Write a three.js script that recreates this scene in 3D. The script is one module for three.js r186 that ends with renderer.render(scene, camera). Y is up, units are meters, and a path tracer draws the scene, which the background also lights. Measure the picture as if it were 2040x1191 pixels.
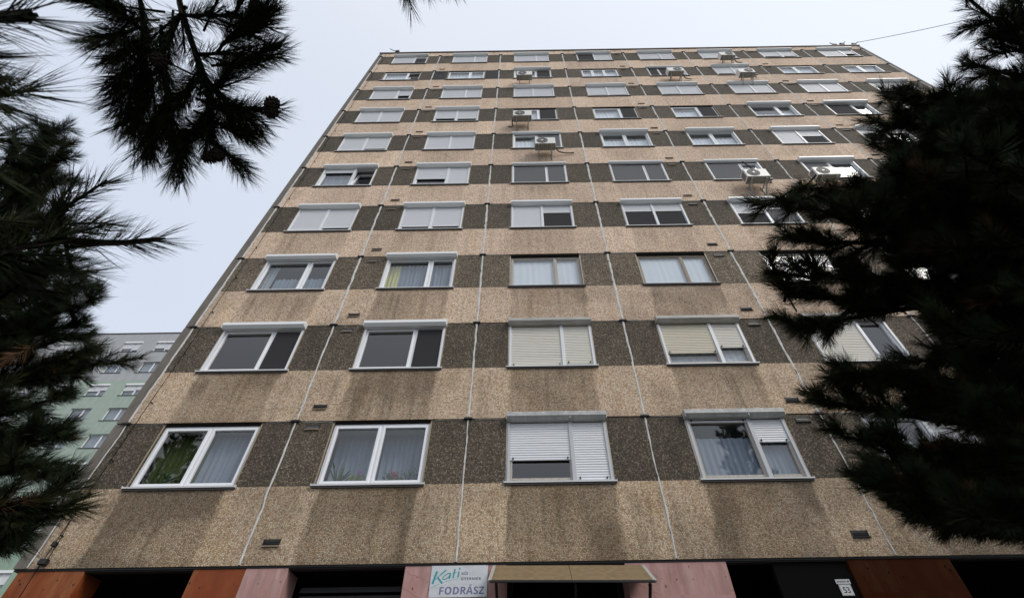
import * as THREE from 'three';
import { mergeGeometries, toCreasedNormals } from 'three/addons/utils/BufferGeometryUtils.js';
import { RoundedBoxGeometry } from 'three/addons/geometries/RoundedBoxGeometry.js';

// ---------------------------------------------------------------- camera, sky, sun, exposure
const V = (x, y, z) => new THREE.Vector3(x, y, z);
const Y0 = 4.3;                                            // height of the lowest facade panel's lower edge
const scene = new THREE.Scene();
const camera = new THREE.PerspectiveCamera(64.275, 1024 / 597, 0.05, 400);
camera.rotation.order = 'YXZ';
camera.position.set(8.3647, Y0 - 2.8329, 8.5602);
camera.rotation.set(0.8259, 0.0021, -0.0143);
camera.setViewOffset(2040, 1191, -24.1, 0.4, 2040, 1191);
camera.focus = 13; camera.userData.fStop = 9;
camera.updateMatrixWorld(true);
const SUN = V(0.561, 0.691, 0.456).normalize();

function hash(x, y) { let h = Math.imul(x | 0, 374761393) ^ Math.imul(y | 0, 668265263); h = Math.imul(h ^ (h >>> 13), 1274126177); return ((h ^ (h >>> 16)) >>> 0) / 4294967296; }
function vnoise(x, y) {
  const xi = Math.floor(x), yi = Math.floor(y), fx = x - xi, fy = y - yi, sx = fx * fx * (3 - 2 * fx), sy = fy * fy * (3 - 2 * fy);
  const a = hash(xi, yi), b = hash(xi + 1, yi), c = hash(xi, yi + 1), d = hash(xi + 1, yi + 1);
  return a + (b - a) * sx + (c - a) * sy + (a - b - c + d) * sx * sy;
}
const fbm = (x, y, n = 4) => { let s = 0, a = 0.5, t = 0; for (let i = 0; i < n; i++) { s += a * vnoise(x + i * 17.3, y + i * 9.1); t += a; x *= 2.03; y *= 2.03; a *= 0.5; } return s / t; };
const clamp = (x, a = 0, b = 1) => Math.min(b, Math.max(a, x));
const smooth = (a, b, x) => { const t = clamp((x - a) / (b - a)); return t * t * (3 - 2 * t); };
let seed = 20240;
const rnd = (a = 1, b) => { seed = (Math.imul(seed, 1664525) + 1013904223) >>> 0; const r = seed / 4294967296; return b === undefined ? r * a : a + r * (b - a); };

{ // thin bright overcast, whiter towards the hidden sun and the horizon, bluer away from it
  const W = 1024, H = 512, data = new Float32Array(W * H * 4);
  for (let j = 0; j < H; j++) for (let i = 0; i < W; i++) {
    const el = ((j + 0.5) / H - 0.5) * Math.PI, az = ((i + 0.5) / W - 0.5) * 2 * Math.PI;
    const y = Math.sin(el), x = Math.cos(el) * Math.cos(az), z = Math.cos(el) * Math.sin(az), k = (j * W + i) * 4;
    const c = x * SUN.x + y * SUN.y + z * SUN.z, n = fbm(x * 1.6 / (0.35 + Math.abs(y)) + 5, z * 1.6 / (0.35 + Math.abs(y)) + 3, 4) - 0.5;
    const glow = smooth(-0.35, 0.95, c), hor = Math.exp(-Math.max(0, y) * 2.6);
    const w = clamp(0.16 + 0.42 * glow + 0.42 * hor + 0.5 * n, 0, 1);   // whiteness
    const L = 1.0 + 0.15 * w + 0.2 * Math.pow(glow, 5), m = Math.min(w, 0.5);
    data[k] = L * (0.69 + 0.3 * m); data[k + 1] = L * (0.8 + 0.19 * m); data[k + 2] = L; data[k + 3] = 1;
    if (y < 0) { data[k] = 0.12; data[k + 1] = 0.12; data[k + 2] = 0.11; }
  }
  const sky = new THREE.DataTexture(data, W, H, THREE.RGBAFormat, THREE.FloatType);
  sky.mapping = THREE.EquirectangularReflectionMapping; sky.magFilter = THREE.LinearFilter; sky.needsUpdate = true;
  scene.background = sky; scene.environment = sky; scene.backgroundIntensity = 0.7; scene.environmentIntensity = 0.7;
}
const sun = new THREE.DirectionalLight(new THREE.Color(1, 0.95, 0.87), 1.5);
sun.position.copy(SUN).multiplyScalar(80).add(V(12, 12, 0)); sun.target.position.set(12, 12, 0);
sun.castShadow = true; sun.shadow.radius = 38; sun.shadow.mapSize.set(2048, 2048);
Object.assign(sun.shadow.camera, { left: -45, right: 45, top: 45, bottom: -45, near: 1, far: 200 });
scene.add(sun, sun.target);
const EXPOSURE = 1.2;

// ---------------------------------------------------------------- helpers
const used = {};
function numbered(n) { const k = used[n] = (used[n] ?? -1) + 1; return k ? n + '_' + String(k).padStart(3, '0') : n; }
function obj(name, geo, material, parent, data) {
  const m = new THREE.Mesh(geo, material); m.name = parent ? name : numbered(name); m.castShadow = m.receiveShadow = true;
  (parent ?? scene).add(m); if (data) Object.assign(m.userData, data); return m;
}
function thing(name, label, category, pos = [0, 0, 0], group) {
  const g = new THREE.Group(); g.name = numbered(name); g.position.set(...pos); g.userData = { label, category }; if (group) g.userData.group = group; scene.add(g); return g;
}
function sub(name, parent, pos = [0, 0, 0]) { const g = new THREE.Group(); g.name = name; g.position.set(...pos); parent.add(g); return g; }
const std = (r, g, b, rough = 0.8, more = {}) => { const m = new THREE.MeshStandardMaterial({ roughness: rough, ...more }); m.color.setRGB(r, g, b); return m; };
function box(x0, y0, z0, x1, y1, z1) {
  const g = new THREE.BoxGeometry(x1 - x0, y1 - y0, z1 - z0); g.translate((x0 + x1) / 2, (y0 + y1) / 2, (z0 + z1) / 2);
  const p = g.attributes.position, n = g.attributes.normal, uv = g.attributes.uv;          // uv in metres
  for (let i = 0; i < p.count; i++) { const ax = Math.abs(n.getX(i)) > 0.5, ay = Math.abs(n.getY(i)) > 0.5; uv.setXY(i, ax ? p.getZ(i) : p.getX(i), ay ? p.getZ(i) : p.getY(i)); }
  return g;
}
function rbox(x0, y0, z0, x1, y1, z1, r = 0.01) { const g = new RoundedBoxGeometry(x1 - x0, y1 - y0, z1 - z0, 2, r); g.translate((x0 + x1) / 2, (y0 + y1) / 2, (z0 + z1) / 2); return g; }
const merge = (list) => { const L = list.map((g) => { const h = g.index ? g.toNonIndexed() : g; for (const k of Object.keys(h.attributes)) if (!['position', 'normal', 'uv'].includes(k)) h.deleteAttribute(k); return h; }); return mergeGeometries(L); };
function bar(a, b, w, d = w) {                              // box beam between two points
  const l = a.distanceTo(b), g = new THREE.BoxGeometry(w, l, d);
  g.applyQuaternion(new THREE.Quaternion().setFromUnitVectors(V(0, 1, 0), b.clone().sub(a).normalize())); g.translate((a.x + b.x) / 2, (a.y + b.y) / 2, (a.z + b.z) / 2); return g;
}
function extrudeX(profile, x0, x1) {                        // profile of [z, y] swept along x
  const s = new THREE.Shape(profile.map(([z, y]) => new THREE.Vector2(-z, y)));
  const g = new THREE.ExtrudeGeometry(s, { depth: x1 - x0, bevelEnabled: false, steps: 1 });
  g.rotateY(Math.PI / 2); g.translate(x0, 0, 0); return g;    // shape x -> -z, so -z of profile -> +z
}
function tube(pts, r0, r1, seg = 6, per = 4) {              // tapered tube through points
  const c = new THREE.CatmullRomCurve3(pts), n = Math.max(2, (pts.length - 1) * per), fr = c.computeFrenetFrames(n, false), P = [], N = [], U = [], I = [];
  for (let i = 0; i <= n; i++) {
    const t = i / n, p = c.getPoint(t), r = r0 + (r1 - r0) * t;
    for (let k = 0; k <= seg; k++) { const a = k / seg * 2 * Math.PI, d = fr.normals[i].clone().multiplyScalar(Math.cos(a)).addScaledVector(fr.binormals[i], Math.sin(a)); P.push(p.x + d.x * r, p.y + d.y * r, p.z + d.z * r); N.push(d.x, d.y, d.z); U.push(k / seg, t * 4); }
    if (i < n) for (let k = 0; k < seg; k++) { const a = i * (seg + 1) + k, b = a + seg + 1; I.push(a, b, a + 1, a + 1, b, b + 1); }
  }
  const g = new THREE.BufferGeometry(); g.setAttribute('position', new THREE.Float32BufferAttribute(P, 3)); g.setAttribute('normal', new THREE.Float32BufferAttribute(N, 3)); g.setAttribute('uv', new THREE.Float32BufferAttribute(U, 2)); g.setIndex(I); return g;
}
const ray = (px, py) => { const f = 947.92, d = V((px - 1044.1) / f, -(py - 595.1) / f, -1).normalize(); return d.applyQuaternion(camera.quaternion); };
const at = (px, py, dist) => camera.position.clone().addScaledVector(ray(px, py), dist);
function onPlane(px, py, z) { const d = ray(px, py); return camera.position.clone().addScaledVector(d, (z - camera.position.z) / d.z); }

// ---------------------------------------------------------------- textures
function dataTex(N, fn, srgb) {
  const d = new Uint8Array(N * N * 4); for (let j = 0; j < N; j++) for (let i = 0; i < N; i++) { const c = fn(i, j), k = (j * N + i) * 4; d[k] = c[0]; d[k + 1] = c[1]; d[k + 2] = c[2]; d[k + 3] = 255; }
  const t = new THREE.DataTexture(d, N, N); t.wrapS = t.wrapT = THREE.RepeatWrapping; t.magFilter = THREE.LinearFilter; if (srgb) t.colorSpace = THREE.SRGBColorSpace; t.needsUpdate = true; return t;
}
function pebbles(N, cell, tones, gap, salt) {               // exposed-aggregate concrete: washed pebbles with dark gaps, tiles without a seam
  const M = N / cell | 0, px = [], tone = [], hgt = new Float32Array(N * N), col = new Float32Array(N * N * 3);
  for (let j = 0; j < M; j++) for (let i = 0; i < M; i++) { px.push([(i + 0.12 + 0.76 * hash(i + salt, j)) * cell, (j + 0.12 + 0.76 * hash(i, j + salt + 50)) * cell, 0.75 + 0.5 * hash(i + 7, j + salt)]); tone.push(tones[hash(i + 31, j + salt * 3) * tones.length | 0].map((c) => c * (0.8 + 0.4 * hash(i + 3, j + 77 + salt)))); }
  for (let y = 0; y < N; y++) for (let x = 0; x < N; x++) {
    const ci = Math.floor(x / cell), cj = Math.floor(y / cell); let b1 = 1e9, b2 = 1e9, w = 0;
    for (let dj = -1; dj <= 1; dj++) for (let di = -1; di <= 1; di++) {
      const q = ((cj + dj + M) % M) * M + (ci + di + M) % M, p = px[q]; let dx = x - p[0] - (ci + di < 0 ? -N : ci + di >= M ? N : 0), dy = y - p[1] - (cj + dj < 0 ? -N : cj + dj >= M ? N : 0);
      const d = Math.hypot(dx, dy) / p[2]; if (d < b1) { b2 = b1; b1 = d; w = q; } else if (d < b2) b2 = d;
    }
    const e = smooth(0, cell * 0.42, b2 - b1), k = y * N + x; hgt[k] = e * (0.6 + 0.4 * hash(w, 5));
    for (let c = 0; c < 3; c++) col[k * 3 + c] = (gap[c] + (tone[w][c] - gap[c]) * (0.22 + 0.78 * e)) * (0.96 + 0.08 * hash(x, y));
  }
  const enc = (v) => 255 * (v <= 0.0031308 ? v * 12.92 : 1.055 * Math.pow(v, 1 / 2.4) - 0.055);
  return { map: dataTex(N, (i, j) => [0, 1, 2].map((c) => clamp(enc(Math.min(1, col[(j * N + i) * 3 + c])), 0, 255)), true), bump: dataTex(N, (i, j) => { const h = 255 * hgt[j * N + i]; return [h, h, h]; }) };
}
const TILE = 2.4;                                           // metres that one pebble texture covers
const lightPeb = pebbles(1024, 11, [[1, 0.84, 0.65], [0.9, 0.73, 0.54], [0.74, 0.58, 0.42], [1, 0.9, 0.76], [0.54, 0.42, 0.31], [0.9, 0.72, 0.54]], [0.34, 0.25, 0.175], 1);
const darkPeb = pebbles(1024, 11, [[0.5, 0.43, 0.33], [0.3, 0.265, 0.21], [0.88, 0.8, 0.68], [0.4, 0.35, 0.27], [0.24, 0.21, 0.17], [0.6, 0.52, 0.41]], [0.09, 0.078, 0.06], 2);
const grime = dataTex(512, (i, j) => { const a = 0.55 + 0.45 * fbm(i / 40, j / 40, 5), b = 0.9 + 0.1 * hash(i, j), v = 255 * Math.pow(a * b, 0.6); return [v, v, v]; }, true);
grime.wrapS = grime.wrapT = THREE.MirroredRepeatWrapping;
const streak = dataTex(512, (i, j) => { const a = 0.6 + 0.4 * fbm(i / 9, j / 130, 5), v = 255 * Math.pow(a, 0.8); return [v, v, v]; }, true);
streak.wrapS = streak.wrapT = THREE.MirroredRepeatWrapping;
const soft = dataTex(512, (i, j) => { const v = 255 * Math.sqrt(0.82 + 0.18 * fbm(i / 26, j / 70, 5)); return [v, v, v]; }, true);
soft.wrapS = soft.wrapT = THREE.MirroredRepeatWrapping;
const barkBump = dataTex(256, (i, j) => { const v = 255 * fbm(i / 10, j / 34, 5); return [v, v, v]; });

// ---------------------------------------------------------------- materials
const M = {
  brown: new THREE.MeshPhysicalMaterial({ roughness: 0.9, specularIntensity: 0.2 }),  // orange pier coat darkened for the right piers, tree shade painted in
  light: new THREE.MeshStandardMaterial({ map: lightPeb.map, bumpMap: lightPeb.bump, bumpScale: 0.006, roughness: 0.92, vertexColors: true }),
  dark: new THREE.MeshStandardMaterial({ map: darkPeb.map, bumpMap: darkPeb.bump, bumpScale: 0.006, roughness: 0.9, vertexColors: true }),
  concrete: std(0.24, 0.21, 0.18, 0.92, { map: streak }), joint: std(0.9, 0.88, 0.84, 0.85, { map: grime }), gap: std(0.03, 0.027, 0.024, 0.95),
  reveal: std(0.5, 0.4, 0.28, 0.9, { map: streak }), flashing: std(0.1, 0.085, 0.075, 0.6, { metalness: 0.3 }),
  pvc: std(0.83, 0.84, 0.86, 0.35), pvcGrey: std(0.5, 0.52, 0.54, 0.4), oldWood: std(0.5, 0.42, 0.33, 0.9, { map: streak }), oldPaint: std(0.66, 0.6, 0.53, 0.85, { map: streak }),
  rail: std(0.72, 0.74, 0.77, 0.4), boxWhite: std(0.84, 0.85, 0.85, 0.4), boxGrey: std(0.66, 0.66, 0.64, 0.45, { map: grime }), boxDirty: std(0.62, 0.6, 0.55, 0.55, { map: streak }),
  slatWhite: std(0.78, 0.79, 0.81, 0.45), slatCream: std(0.73, 0.7, 0.62, 0.55), slatYellow: std(0.68, 0.63, 0.5, 0.6), slatGrey: std(0.6, 0.61, 0.63, 0.5),
  sillDark: std(0.14, 0.13, 0.125, 0.55, { metalness: 0.4 }), sillLight: std(0.6, 0.6, 0.6, 0.5), stopper: std(0.05, 0.05, 0.05, 0.7),
  glass: new THREE.MeshPhysicalMaterial({ color: 0xf2f6f8, roughness: 0.0, transmission: 1, thickness: 0, ior: 1.85 }),
  screen: std(0.03, 0.029, 0.031, 1), screenGrey: std(0.13, 0.13, 0.135, 0.95),
  netCurtain: new THREE.MeshPhysicalMaterial({ color: 0x939fae, roughness: 1, side: THREE.DoubleSide, transmission: 0.35, thickness: 0 }),
  whiteDrape: std(0.74, 0.77, 0.8, 0.95, { side: THREE.DoubleSide }), greenDrape: std(0.05, 0.066, 0.012, 0.9, { side: THREE.DoubleSide }), yellowDrape: std(0.55, 0.5, 0.22, 0.9, { side: THREE.DoubleSide }), greyDrape: std(0.3, 0.32, 0.35, 0.95, { side: THREE.DoubleSide }),
  room: std(0.3, 0.28, 0.26, 0.95), roomDark: std(0.05, 0.047, 0.045, 0.95),
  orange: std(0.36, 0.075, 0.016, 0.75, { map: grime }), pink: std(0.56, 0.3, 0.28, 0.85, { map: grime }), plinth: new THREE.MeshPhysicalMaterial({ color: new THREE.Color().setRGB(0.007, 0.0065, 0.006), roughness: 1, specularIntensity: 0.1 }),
  black: std(0.012, 0.012, 0.013, 0.6), iron: std(0.02, 0.02, 0.021, 0.55, { metalness: 0.5 }), cable: std(0.02, 0.02, 0.02, 0.7),
  bark: std(0.075, 0.055, 0.042, 0.95, { bumpMap: barkBump, bumpScale: 0.02 }), needle: new THREE.MeshPhysicalMaterial({ color: new THREE.Color(1, 1, 1), roughness: 0.75, specularIntensity: 0.3 }), needleDry: std(0.14, 0.065, 0.025, 0.8), cone: std(0.03, 0.02, 0.014, 0.95),
  acWhite: std(0.76, 0.75, 0.71, 0.45), acDark: std(0.05, 0.05, 0.05, 0.6), acUnder: std(0.45, 0.43, 0.37, 0.7, { map: streak }), galv: std(0.42, 0.41, 0.38, 0.55, { metalness: 0.3 }),
};

// ---------------------------------------------------------------- ground
obj('ground', new THREE.PlaneGeometry(600, 600).rotateX(-Math.PI / 2), std(0.075, 0.075, 0.055, 1, { map: grime }), null, { kind: 'structure' });
{ const g = box(-4, 0.004, 0.2, 36, 0.1, 3.2); obj('pavement', g, std(0.2, 0.195, 0.185, 0.95, { map: grime }), null, { kind: 'structure' }); }

// ---------------------------------------------------------------- the apartment block
const XS = [0.010, 3.540, 7.147, 10.826, 14.465, 18.074, 21.638, 25.179, 28.721];
const YS = [0.018, 2.775, 5.575, 8.383, 11.212, 14.016, 16.832, 19.628, 22.408, 25.177, 27.975].map((y) => y + Y0);
const ROOF = YS[10] + 0.72, SILL = 1.36, WL = 0.83, WR = 2.83, WTOP = 2.7, GAP = 0.014;
const block = thing('apartment_building', 'tall ten storey block of brown and beige pebble concrete panels with white windows', 'building');

// panel with a finely divided, stained front and returns to the joints
function panelGeo(x0, y0, x1, y1, cell, paint, depth = 0.16) {
  const nx = Math.max(1, Math.round((x1 - x0) / cell)), ny = Math.max(1, Math.round((y1 - y0) / cell)), P = [], N = [], U = [], C = [], I = [], ou = rnd(TILE), ov = rnd(TILE);
  const put = (x, y, z, n, c, u, v) => { P.push(x, y, z); N.push(...n); C.push(...c); U.push((u + ou) / TILE, (v + ov) / TILE); };
  for (let j = 0; j <= ny; j++) for (let i = 0; i <= nx; i++) {
    const x = x0 + (x1 - x0) * i / nx, y = y0 + (y1 - y0) * j / ny; put(x, y, 0, [0, 0, 1], paint(x, y), x, y);
    if (i < nx && j < ny) { const a = j * (nx + 1) + i; I.push(a, a + 1, a + nx + 2, a, a + nx + 2, a + nx + 1); }
  }
  const side = (ax, ay, bx, by, n) => { const k = P.length / 3, c = paint((ax + bx) / 2, (ay + by) / 2); for (const [x, y, z] of [[ax, ay, 0], [bx, by, 0], [bx, by, -depth], [ax, ay, -depth]]) put(x, y, z, n, c, x + z, y + z); I.push(k, k + 2, k + 1, k, k + 3, k + 2); };
  side(x0, y0, x1, y0, [0, -1, 0]); side(x1, y1, x0, y1, [0, 1, 0]); side(x1, y0, x1, y1, [1, 0, 0]); side(x0, y1, x0, y0, [-1, 0, 0]);
  const g = new THREE.BufferGeometry(); g.setAttribute('position', new THREE.Float32BufferAttribute(P, 3)); g.setAttribute('normal', new THREE.Float32BufferAttribute(N, 3)); g.setAttribute('uv', new THREE.Float32BufferAttribute(U, 2)); g.setAttribute('color', new THREE.Float32BufferAttribute(C, 3)); g.setIndex(I); return g;
}
const SOOT = [0.92, 0.8, 0.62, 0.36, 0.3, 0.26, 0.2, 0.18, 0.15, 0.14];
function paintLight(r, c) {
  const s = SOOT[r], yb = YS[r], yt = YS[r] + SILL, x0 = XS[c], q = r * 31 + c * 57, warm = 0.02 * hash(r, c + 9), lim = [WL + rnd(-0.06, 0.1), WR + rnd(-0.1, 0.06)];
  return (x, y) => {
    const u = x - x0, v = (yt - y) / SILL, wob = 0.09 * (vnoise(q, y * 3) - 0.5) + 0.05 * v;
    const inn = smooth(lim[0] - 0.02, lim[0] + 0.07, u + wob) * (1 - smooth(lim[1] - 0.07, lim[1] + 0.03, u + wob * 0.7));
    const drip = fbm(x * 5 + q, y * 0.45 + q, 4), blot = fbm(x * 1.3 + q, y * 1.5 + q * 2, 4);
    let soot = s * inn * (0.78 + 0.4 * (drip - 0.5)) * (1 - 0.34 * smooth(0.1, 0.9, v + 1.1 * (blot - 0.5)));
    soot += (0.1 + 0.34 * s) * smooth(0.42, 0.75, fbm(x * 0.8 + q * 2, y * 0.9 + 4, 4)) * (0.6 + 0.8 * drip);                                   // cloudy soiling
    soot += (0.06 + 0.16 * s) * smooth(0.84, 1.0, v) * (0.3 + 0.9 * drip);                                          // lower edge
    soot += (0.12 + 0.25 * s) * smooth(0.6, 0.8, vnoise(x * 11 + q, y * 0.3 + 40)) * smooth(0, 0.3, v) * (1 - 0.6 * smooth(0.5, 1, vnoise(x * 3 + q, 7) + v - 0.3));
    for (const e of [WL - 0.05, WR + 0.05]) soot -= 0.22 * s * Math.exp(-(((u - e - wob * 0.6) / 0.035) ** 2)) * (1 - smooth(0.3, 0.95, v)) ;                              // washed lines below the sill ends                   // thin streaks
    soot = clamp(soot, 0, 1) * 0.64;
    const pale = 1 + 0.1 * smooth(0.6, 0.9, fbm(x * 2 + 9, y * 0.6 + q, 3)) , ochre = 0.08 * s * smooth(0.5, 0.8, fbm(x * 1.9 + 31, y * 1.1 + q, 3)), base = [0.8, 0.88, 0.94, 1.0][Math.min(r, 3)] * (1 + 0.05 * smooth(3, 6, r)) * (0.9 + 0.18 * hash(c + 3, r)) * (r === 0 ? [0.92, 1, 1, 0.84, 0.7, 0.66, 0.66, 0.66][c] : r === 1 ? [1, 1, 1, 0.97, 0.88, 0.82, 0.82, 0.82][c] : 1) * pale;  // base also darkens outer columns of the lowest rows as painted tree shade
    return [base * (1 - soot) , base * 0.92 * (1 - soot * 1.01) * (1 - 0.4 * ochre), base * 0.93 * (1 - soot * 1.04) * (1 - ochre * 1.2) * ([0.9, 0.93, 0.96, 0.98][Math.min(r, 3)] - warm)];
  };
}
function paintDark(r, c, side, base) {
  const q = r * 13 + c * 71 + side * 37, tone = base * (0.84 + 0.34 * hash(c * 2 + side, r + 40)), blue = r === 8 && c === 1;
  return (x, y) => {
    const v = (YS[r] + 2.8 - y) / 1.44, n = fbm(x * 2.2 + q, y * 1.3 + q, 4), drip = fbm(x * 7 + q, y * 0.5, 3);
    const k = tone * (0.78 + 0.5 * n) * (1 - 0.3 * (1 - smooth(0, 0.25, v)) * drip) * (1 + 0.18 * smooth(0.5, 0.8, drip) * (r < 4 ? 1 : 0.3));
    return blue ? [k * 0.38, k * 0.43, k * 0.55] : [k * 1.02, k * 0.915, k * 0.8];
  };
}
for (let r = 0; r < 10; r++) for (let c = 0; c < 8; c++) {
  const x0 = XS[c] + GAP, x1 = XS[c + 1] - GAP, y0 = YS[r] + (r ? GAP : 0), ys = YS[r] + SILL, y1 = YS[r + 1] - GAP, cell = r < 3 ? 0.04 : r < 6 ? 0.07 : 0.14;
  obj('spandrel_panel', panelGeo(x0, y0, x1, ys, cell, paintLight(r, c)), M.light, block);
  for (const [s, a, b] of [[0, x0, XS[c] + WL], [1, XS[c] + WR, x1]]) obj('pier_panel', panelGeo(a, ys + 0.003, b, y1, cell * 1.5, paintDark(r, c, s, r === 2 ? 0.38 : r < 2 ? 0.26 : 0.235)), M.dark, block);
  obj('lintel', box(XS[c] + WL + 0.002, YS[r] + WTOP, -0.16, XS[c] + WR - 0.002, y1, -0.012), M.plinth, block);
}
// parapet panels, corner strips, joints
for (let c = 0; c < 8; c++) {
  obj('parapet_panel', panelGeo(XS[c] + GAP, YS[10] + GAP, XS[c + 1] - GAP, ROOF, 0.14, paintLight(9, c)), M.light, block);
  obj('weep_holes', merge(Array.from({ length: 5 }, (_, k) => { const g = new THREE.CylinderGeometry(0.035, 0.035, 0.01, 8); g.rotateX(Math.PI / 2); g.translate(XS[c] + 0.4 + k * 0.7, YS[10] + 0.42 + rnd(-0.02, 0.02), 0.002); return g; })), M.gap, block);
}
for (let r = 0; r <= 10; r++) for (const s of [0, 1]) {
  const y0 = YS[r] + (r ? GAP : 0), y1 = r < 10 ? YS[r + 1] - GAP : ROOF, e = s ? XS[8] + 0.03 : XS[0] - 0.03;
  obj('corner_strip', s ? box(e, y0, -0.3, e + 0.2, y1, 0.012) : box(e - 0.2, y0, -0.3, e, y1, 0.012), M.concrete, block);
}
function ribbon(x0, y0, x1, y1, w, wob, q) {                // hand-troweled sealant, uneven in width and thickness
  const L = Math.hypot(x1 - x0, y1 - y0), n = Math.max(4, Math.round(L / 0.06)), vert = Math.abs(y1 - y0) > Math.abs(x1 - x0), P = [], I = [], U = [];
  for (let i = 0; i <= n; i++) {
    const t = i / n, x = x0 + (x1 - x0) * t, y = y0 + (y1 - y0) * t, s = L * t, o = wob * (fbm(s * 2.5 + q, q, 3) - 0.5), a = w * (0.55 + 0.9 * fbm(s * 6 + q * 3, 5, 2)) * (hash(i, q * 7 | 0) > 0.96 ? 0.2 : 1), b = w * (0.55 + 0.9 * fbm(s * 7 + q * 5, 9, 2));
    if (vert) P.push(x + o - a, y, 0.0, x + o, y, 0.012, x + o + b, y, 0.0); else P.push(x, y + o - a, 0.0, x, y + o, 0.012, x, y + o + b, 0.0);
    U.push(0, s, 0.02, s, 0.04, s);
    if (i < n) { const k = i * 3; for (const d of [0, 1]) if (vert) I.push(k + d, k + d + 1, k + d + 3, k + d + 1, k + d + 4, k + d + 3); else I.push(k + d, k + d + 3, k + d + 1, k + d + 1, k + d + 3, k + d + 4); }
  }
  const g = new THREE.BufferGeometry(); g.setAttribute('position', new THREE.Float32BufferAttribute(P, 3)); g.setAttribute('uv', new THREE.Float32BufferAttribute(U, 2)); g.setIndex(I); g.computeVertexNormals(); g.translate(0, 0, 0.003); return g;
}
for (let c = 0; c <= 8; c++) for (let r = 0; r <= 10; r++) {
  const thick = (0.025 + 0.008 * hash(c, r)) * (r === 0 ? 0.6 : r === 1 ? 0.8 : 1), x = XS[c] + (c === 0 ? -0.008 : c === 8 ? 0.008 : 0);
  obj('joint_sealant', ribbon(x, YS[r] + (r ? 0.05 : 0.01), x, r < 10 ? YS[r + 1] - 0.03 : ROOF - 0.03, thick, 0.035, c * 13.7 + r * 3.1), M.joint, block);
  if (r) obj('joint_cap', box(x - 0.09, YS[r] - 0.016, -0.02, x + 0.09, YS[r] + 0.02, 0.045), M.black, block);
}
for (let r = 1; r <= 10; r++) for (let c = 0; c < 8; c++) for (const [a, b] of [[XS[c] + 0.12, XS[c] + WL - 0.05], [XS[c] + WR + 0.08, XS[c + 1] - 0.12]])
  if (hash(c * 3 + r, r * 5 + (a * 7 | 0)) > 0.3) obj('joint_mortar', ribbon(a, YS[r] - 0.015, b, YS[r] - 0.015, 0.007, 0.02, c * 3 + r + a), M.joint, block);
obj('panel_backing', box(XS[0] - 0.1, YS[0], -0.2, XS[8] + 0.1, YS[0] + 0.02, -0.161), M.gap, block);
for (let r = 0; r <= 10; r++) { obj('joint_backing', box(XS[0], YS[r] - 0.05, -0.159, XS[8], YS[r] + 0.05, -0.04), M.gap, block); obj('floor_slab', box(XS[0] - 0.02, YS[r] - (r ? 0.1 : -0.022), -6, XS[8] + 0.02, YS[r] + 0.09, -0.165), M.room, block); }
for (let c = 0; c <= 8; c++) obj('joint_backing', box(XS[c] - 0.045, YS[0] + 0.1, -0.1585, XS[c] + 0.045, ROOF - 0.05, -0.045), M.gap, block);
obj('interior_wall', merge([...XS.map((x) => box(x - 0.08, YS[0], -6, x + 0.08, YS[10], -0.17)), box(XS[0], YS[0], -6.2, XS[8], YS[10], -6.01)]), M.room, block);
obj('gable_wall', box(XS[0] - 0.228, 0.1, -12, XS[0] - 0.04, ROOF - 0.002, -0.302), M.concrete, block);
obj('gable_wall', box(XS[8] + 0.04, 0.1, -12, XS[8] + 0.228, ROOF - 0.002, -0.302), M.concrete, block);
obj('rear_wall', box(XS[0] - 0.04, 0.1, -12, XS[8] + 0.04, ROOF - 0.004, -11.8), M.concrete, block);
obj('roof', box(XS[0] - 0.02, ROOF - 0.3, -11.79, XS[8] + 0.02, ROOF - 0.02, -0.17), M.concrete, block);
obj('roof_flashing', merge([box(XS[0] - 0.26, ROOF, -12, XS[8] + 0.26, ROOF + 0.05, 0.05), box(XS[0] - 0.26, ROOF - 0.07, 0.02, XS[8] + 0.26, ROOF, 0.05)]), M.flashing, block);
// ventilation openings: a slotted grating in a shallow hole
const ventGeo = merge([box(-0.13, -0.055, 0.001, 0.13, 0.055, 0.003), box(-0.145, -0.07, 0.001, -0.13, 0.055, 0.014), box(0.13, -0.07, 0.001, 0.145, 0.055, 0.014)]);
const ventSlat = merge([box(-0.128, -0.03, 0.004, 0.128, -0.024, 0.012), box(-0.128, 0.0, 0.004, 0.128, 0.006, 0.012)]), ventSill = box(-0.15, -0.072, 0.001, 0.15, -0.056, 0.03);
for (let r = 0; r < 10; r++) for (const x of [XS[1] + 0.4, XS[4] - 0.42, XS[6] + 0.4]) for (const y of [YS[r] + 0.36, YS[r] + 2.62]) {
  if (r === 0 && y < YS[r] + 1 && x > 18) continue;
  const v = sub('vent', block, [x + rnd(-0.02, 0.02), y, 0]); obj('vent_opening', ventGeo, M.black, v); obj('vent_slats', ventSlat, y < YS[r] + 1 ? M.gap : M.galv, v); obj('vent_sill', ventSill, hash(r, x | 0) > 0.4 ? M.reveal : M.gap, v);
}

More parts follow.
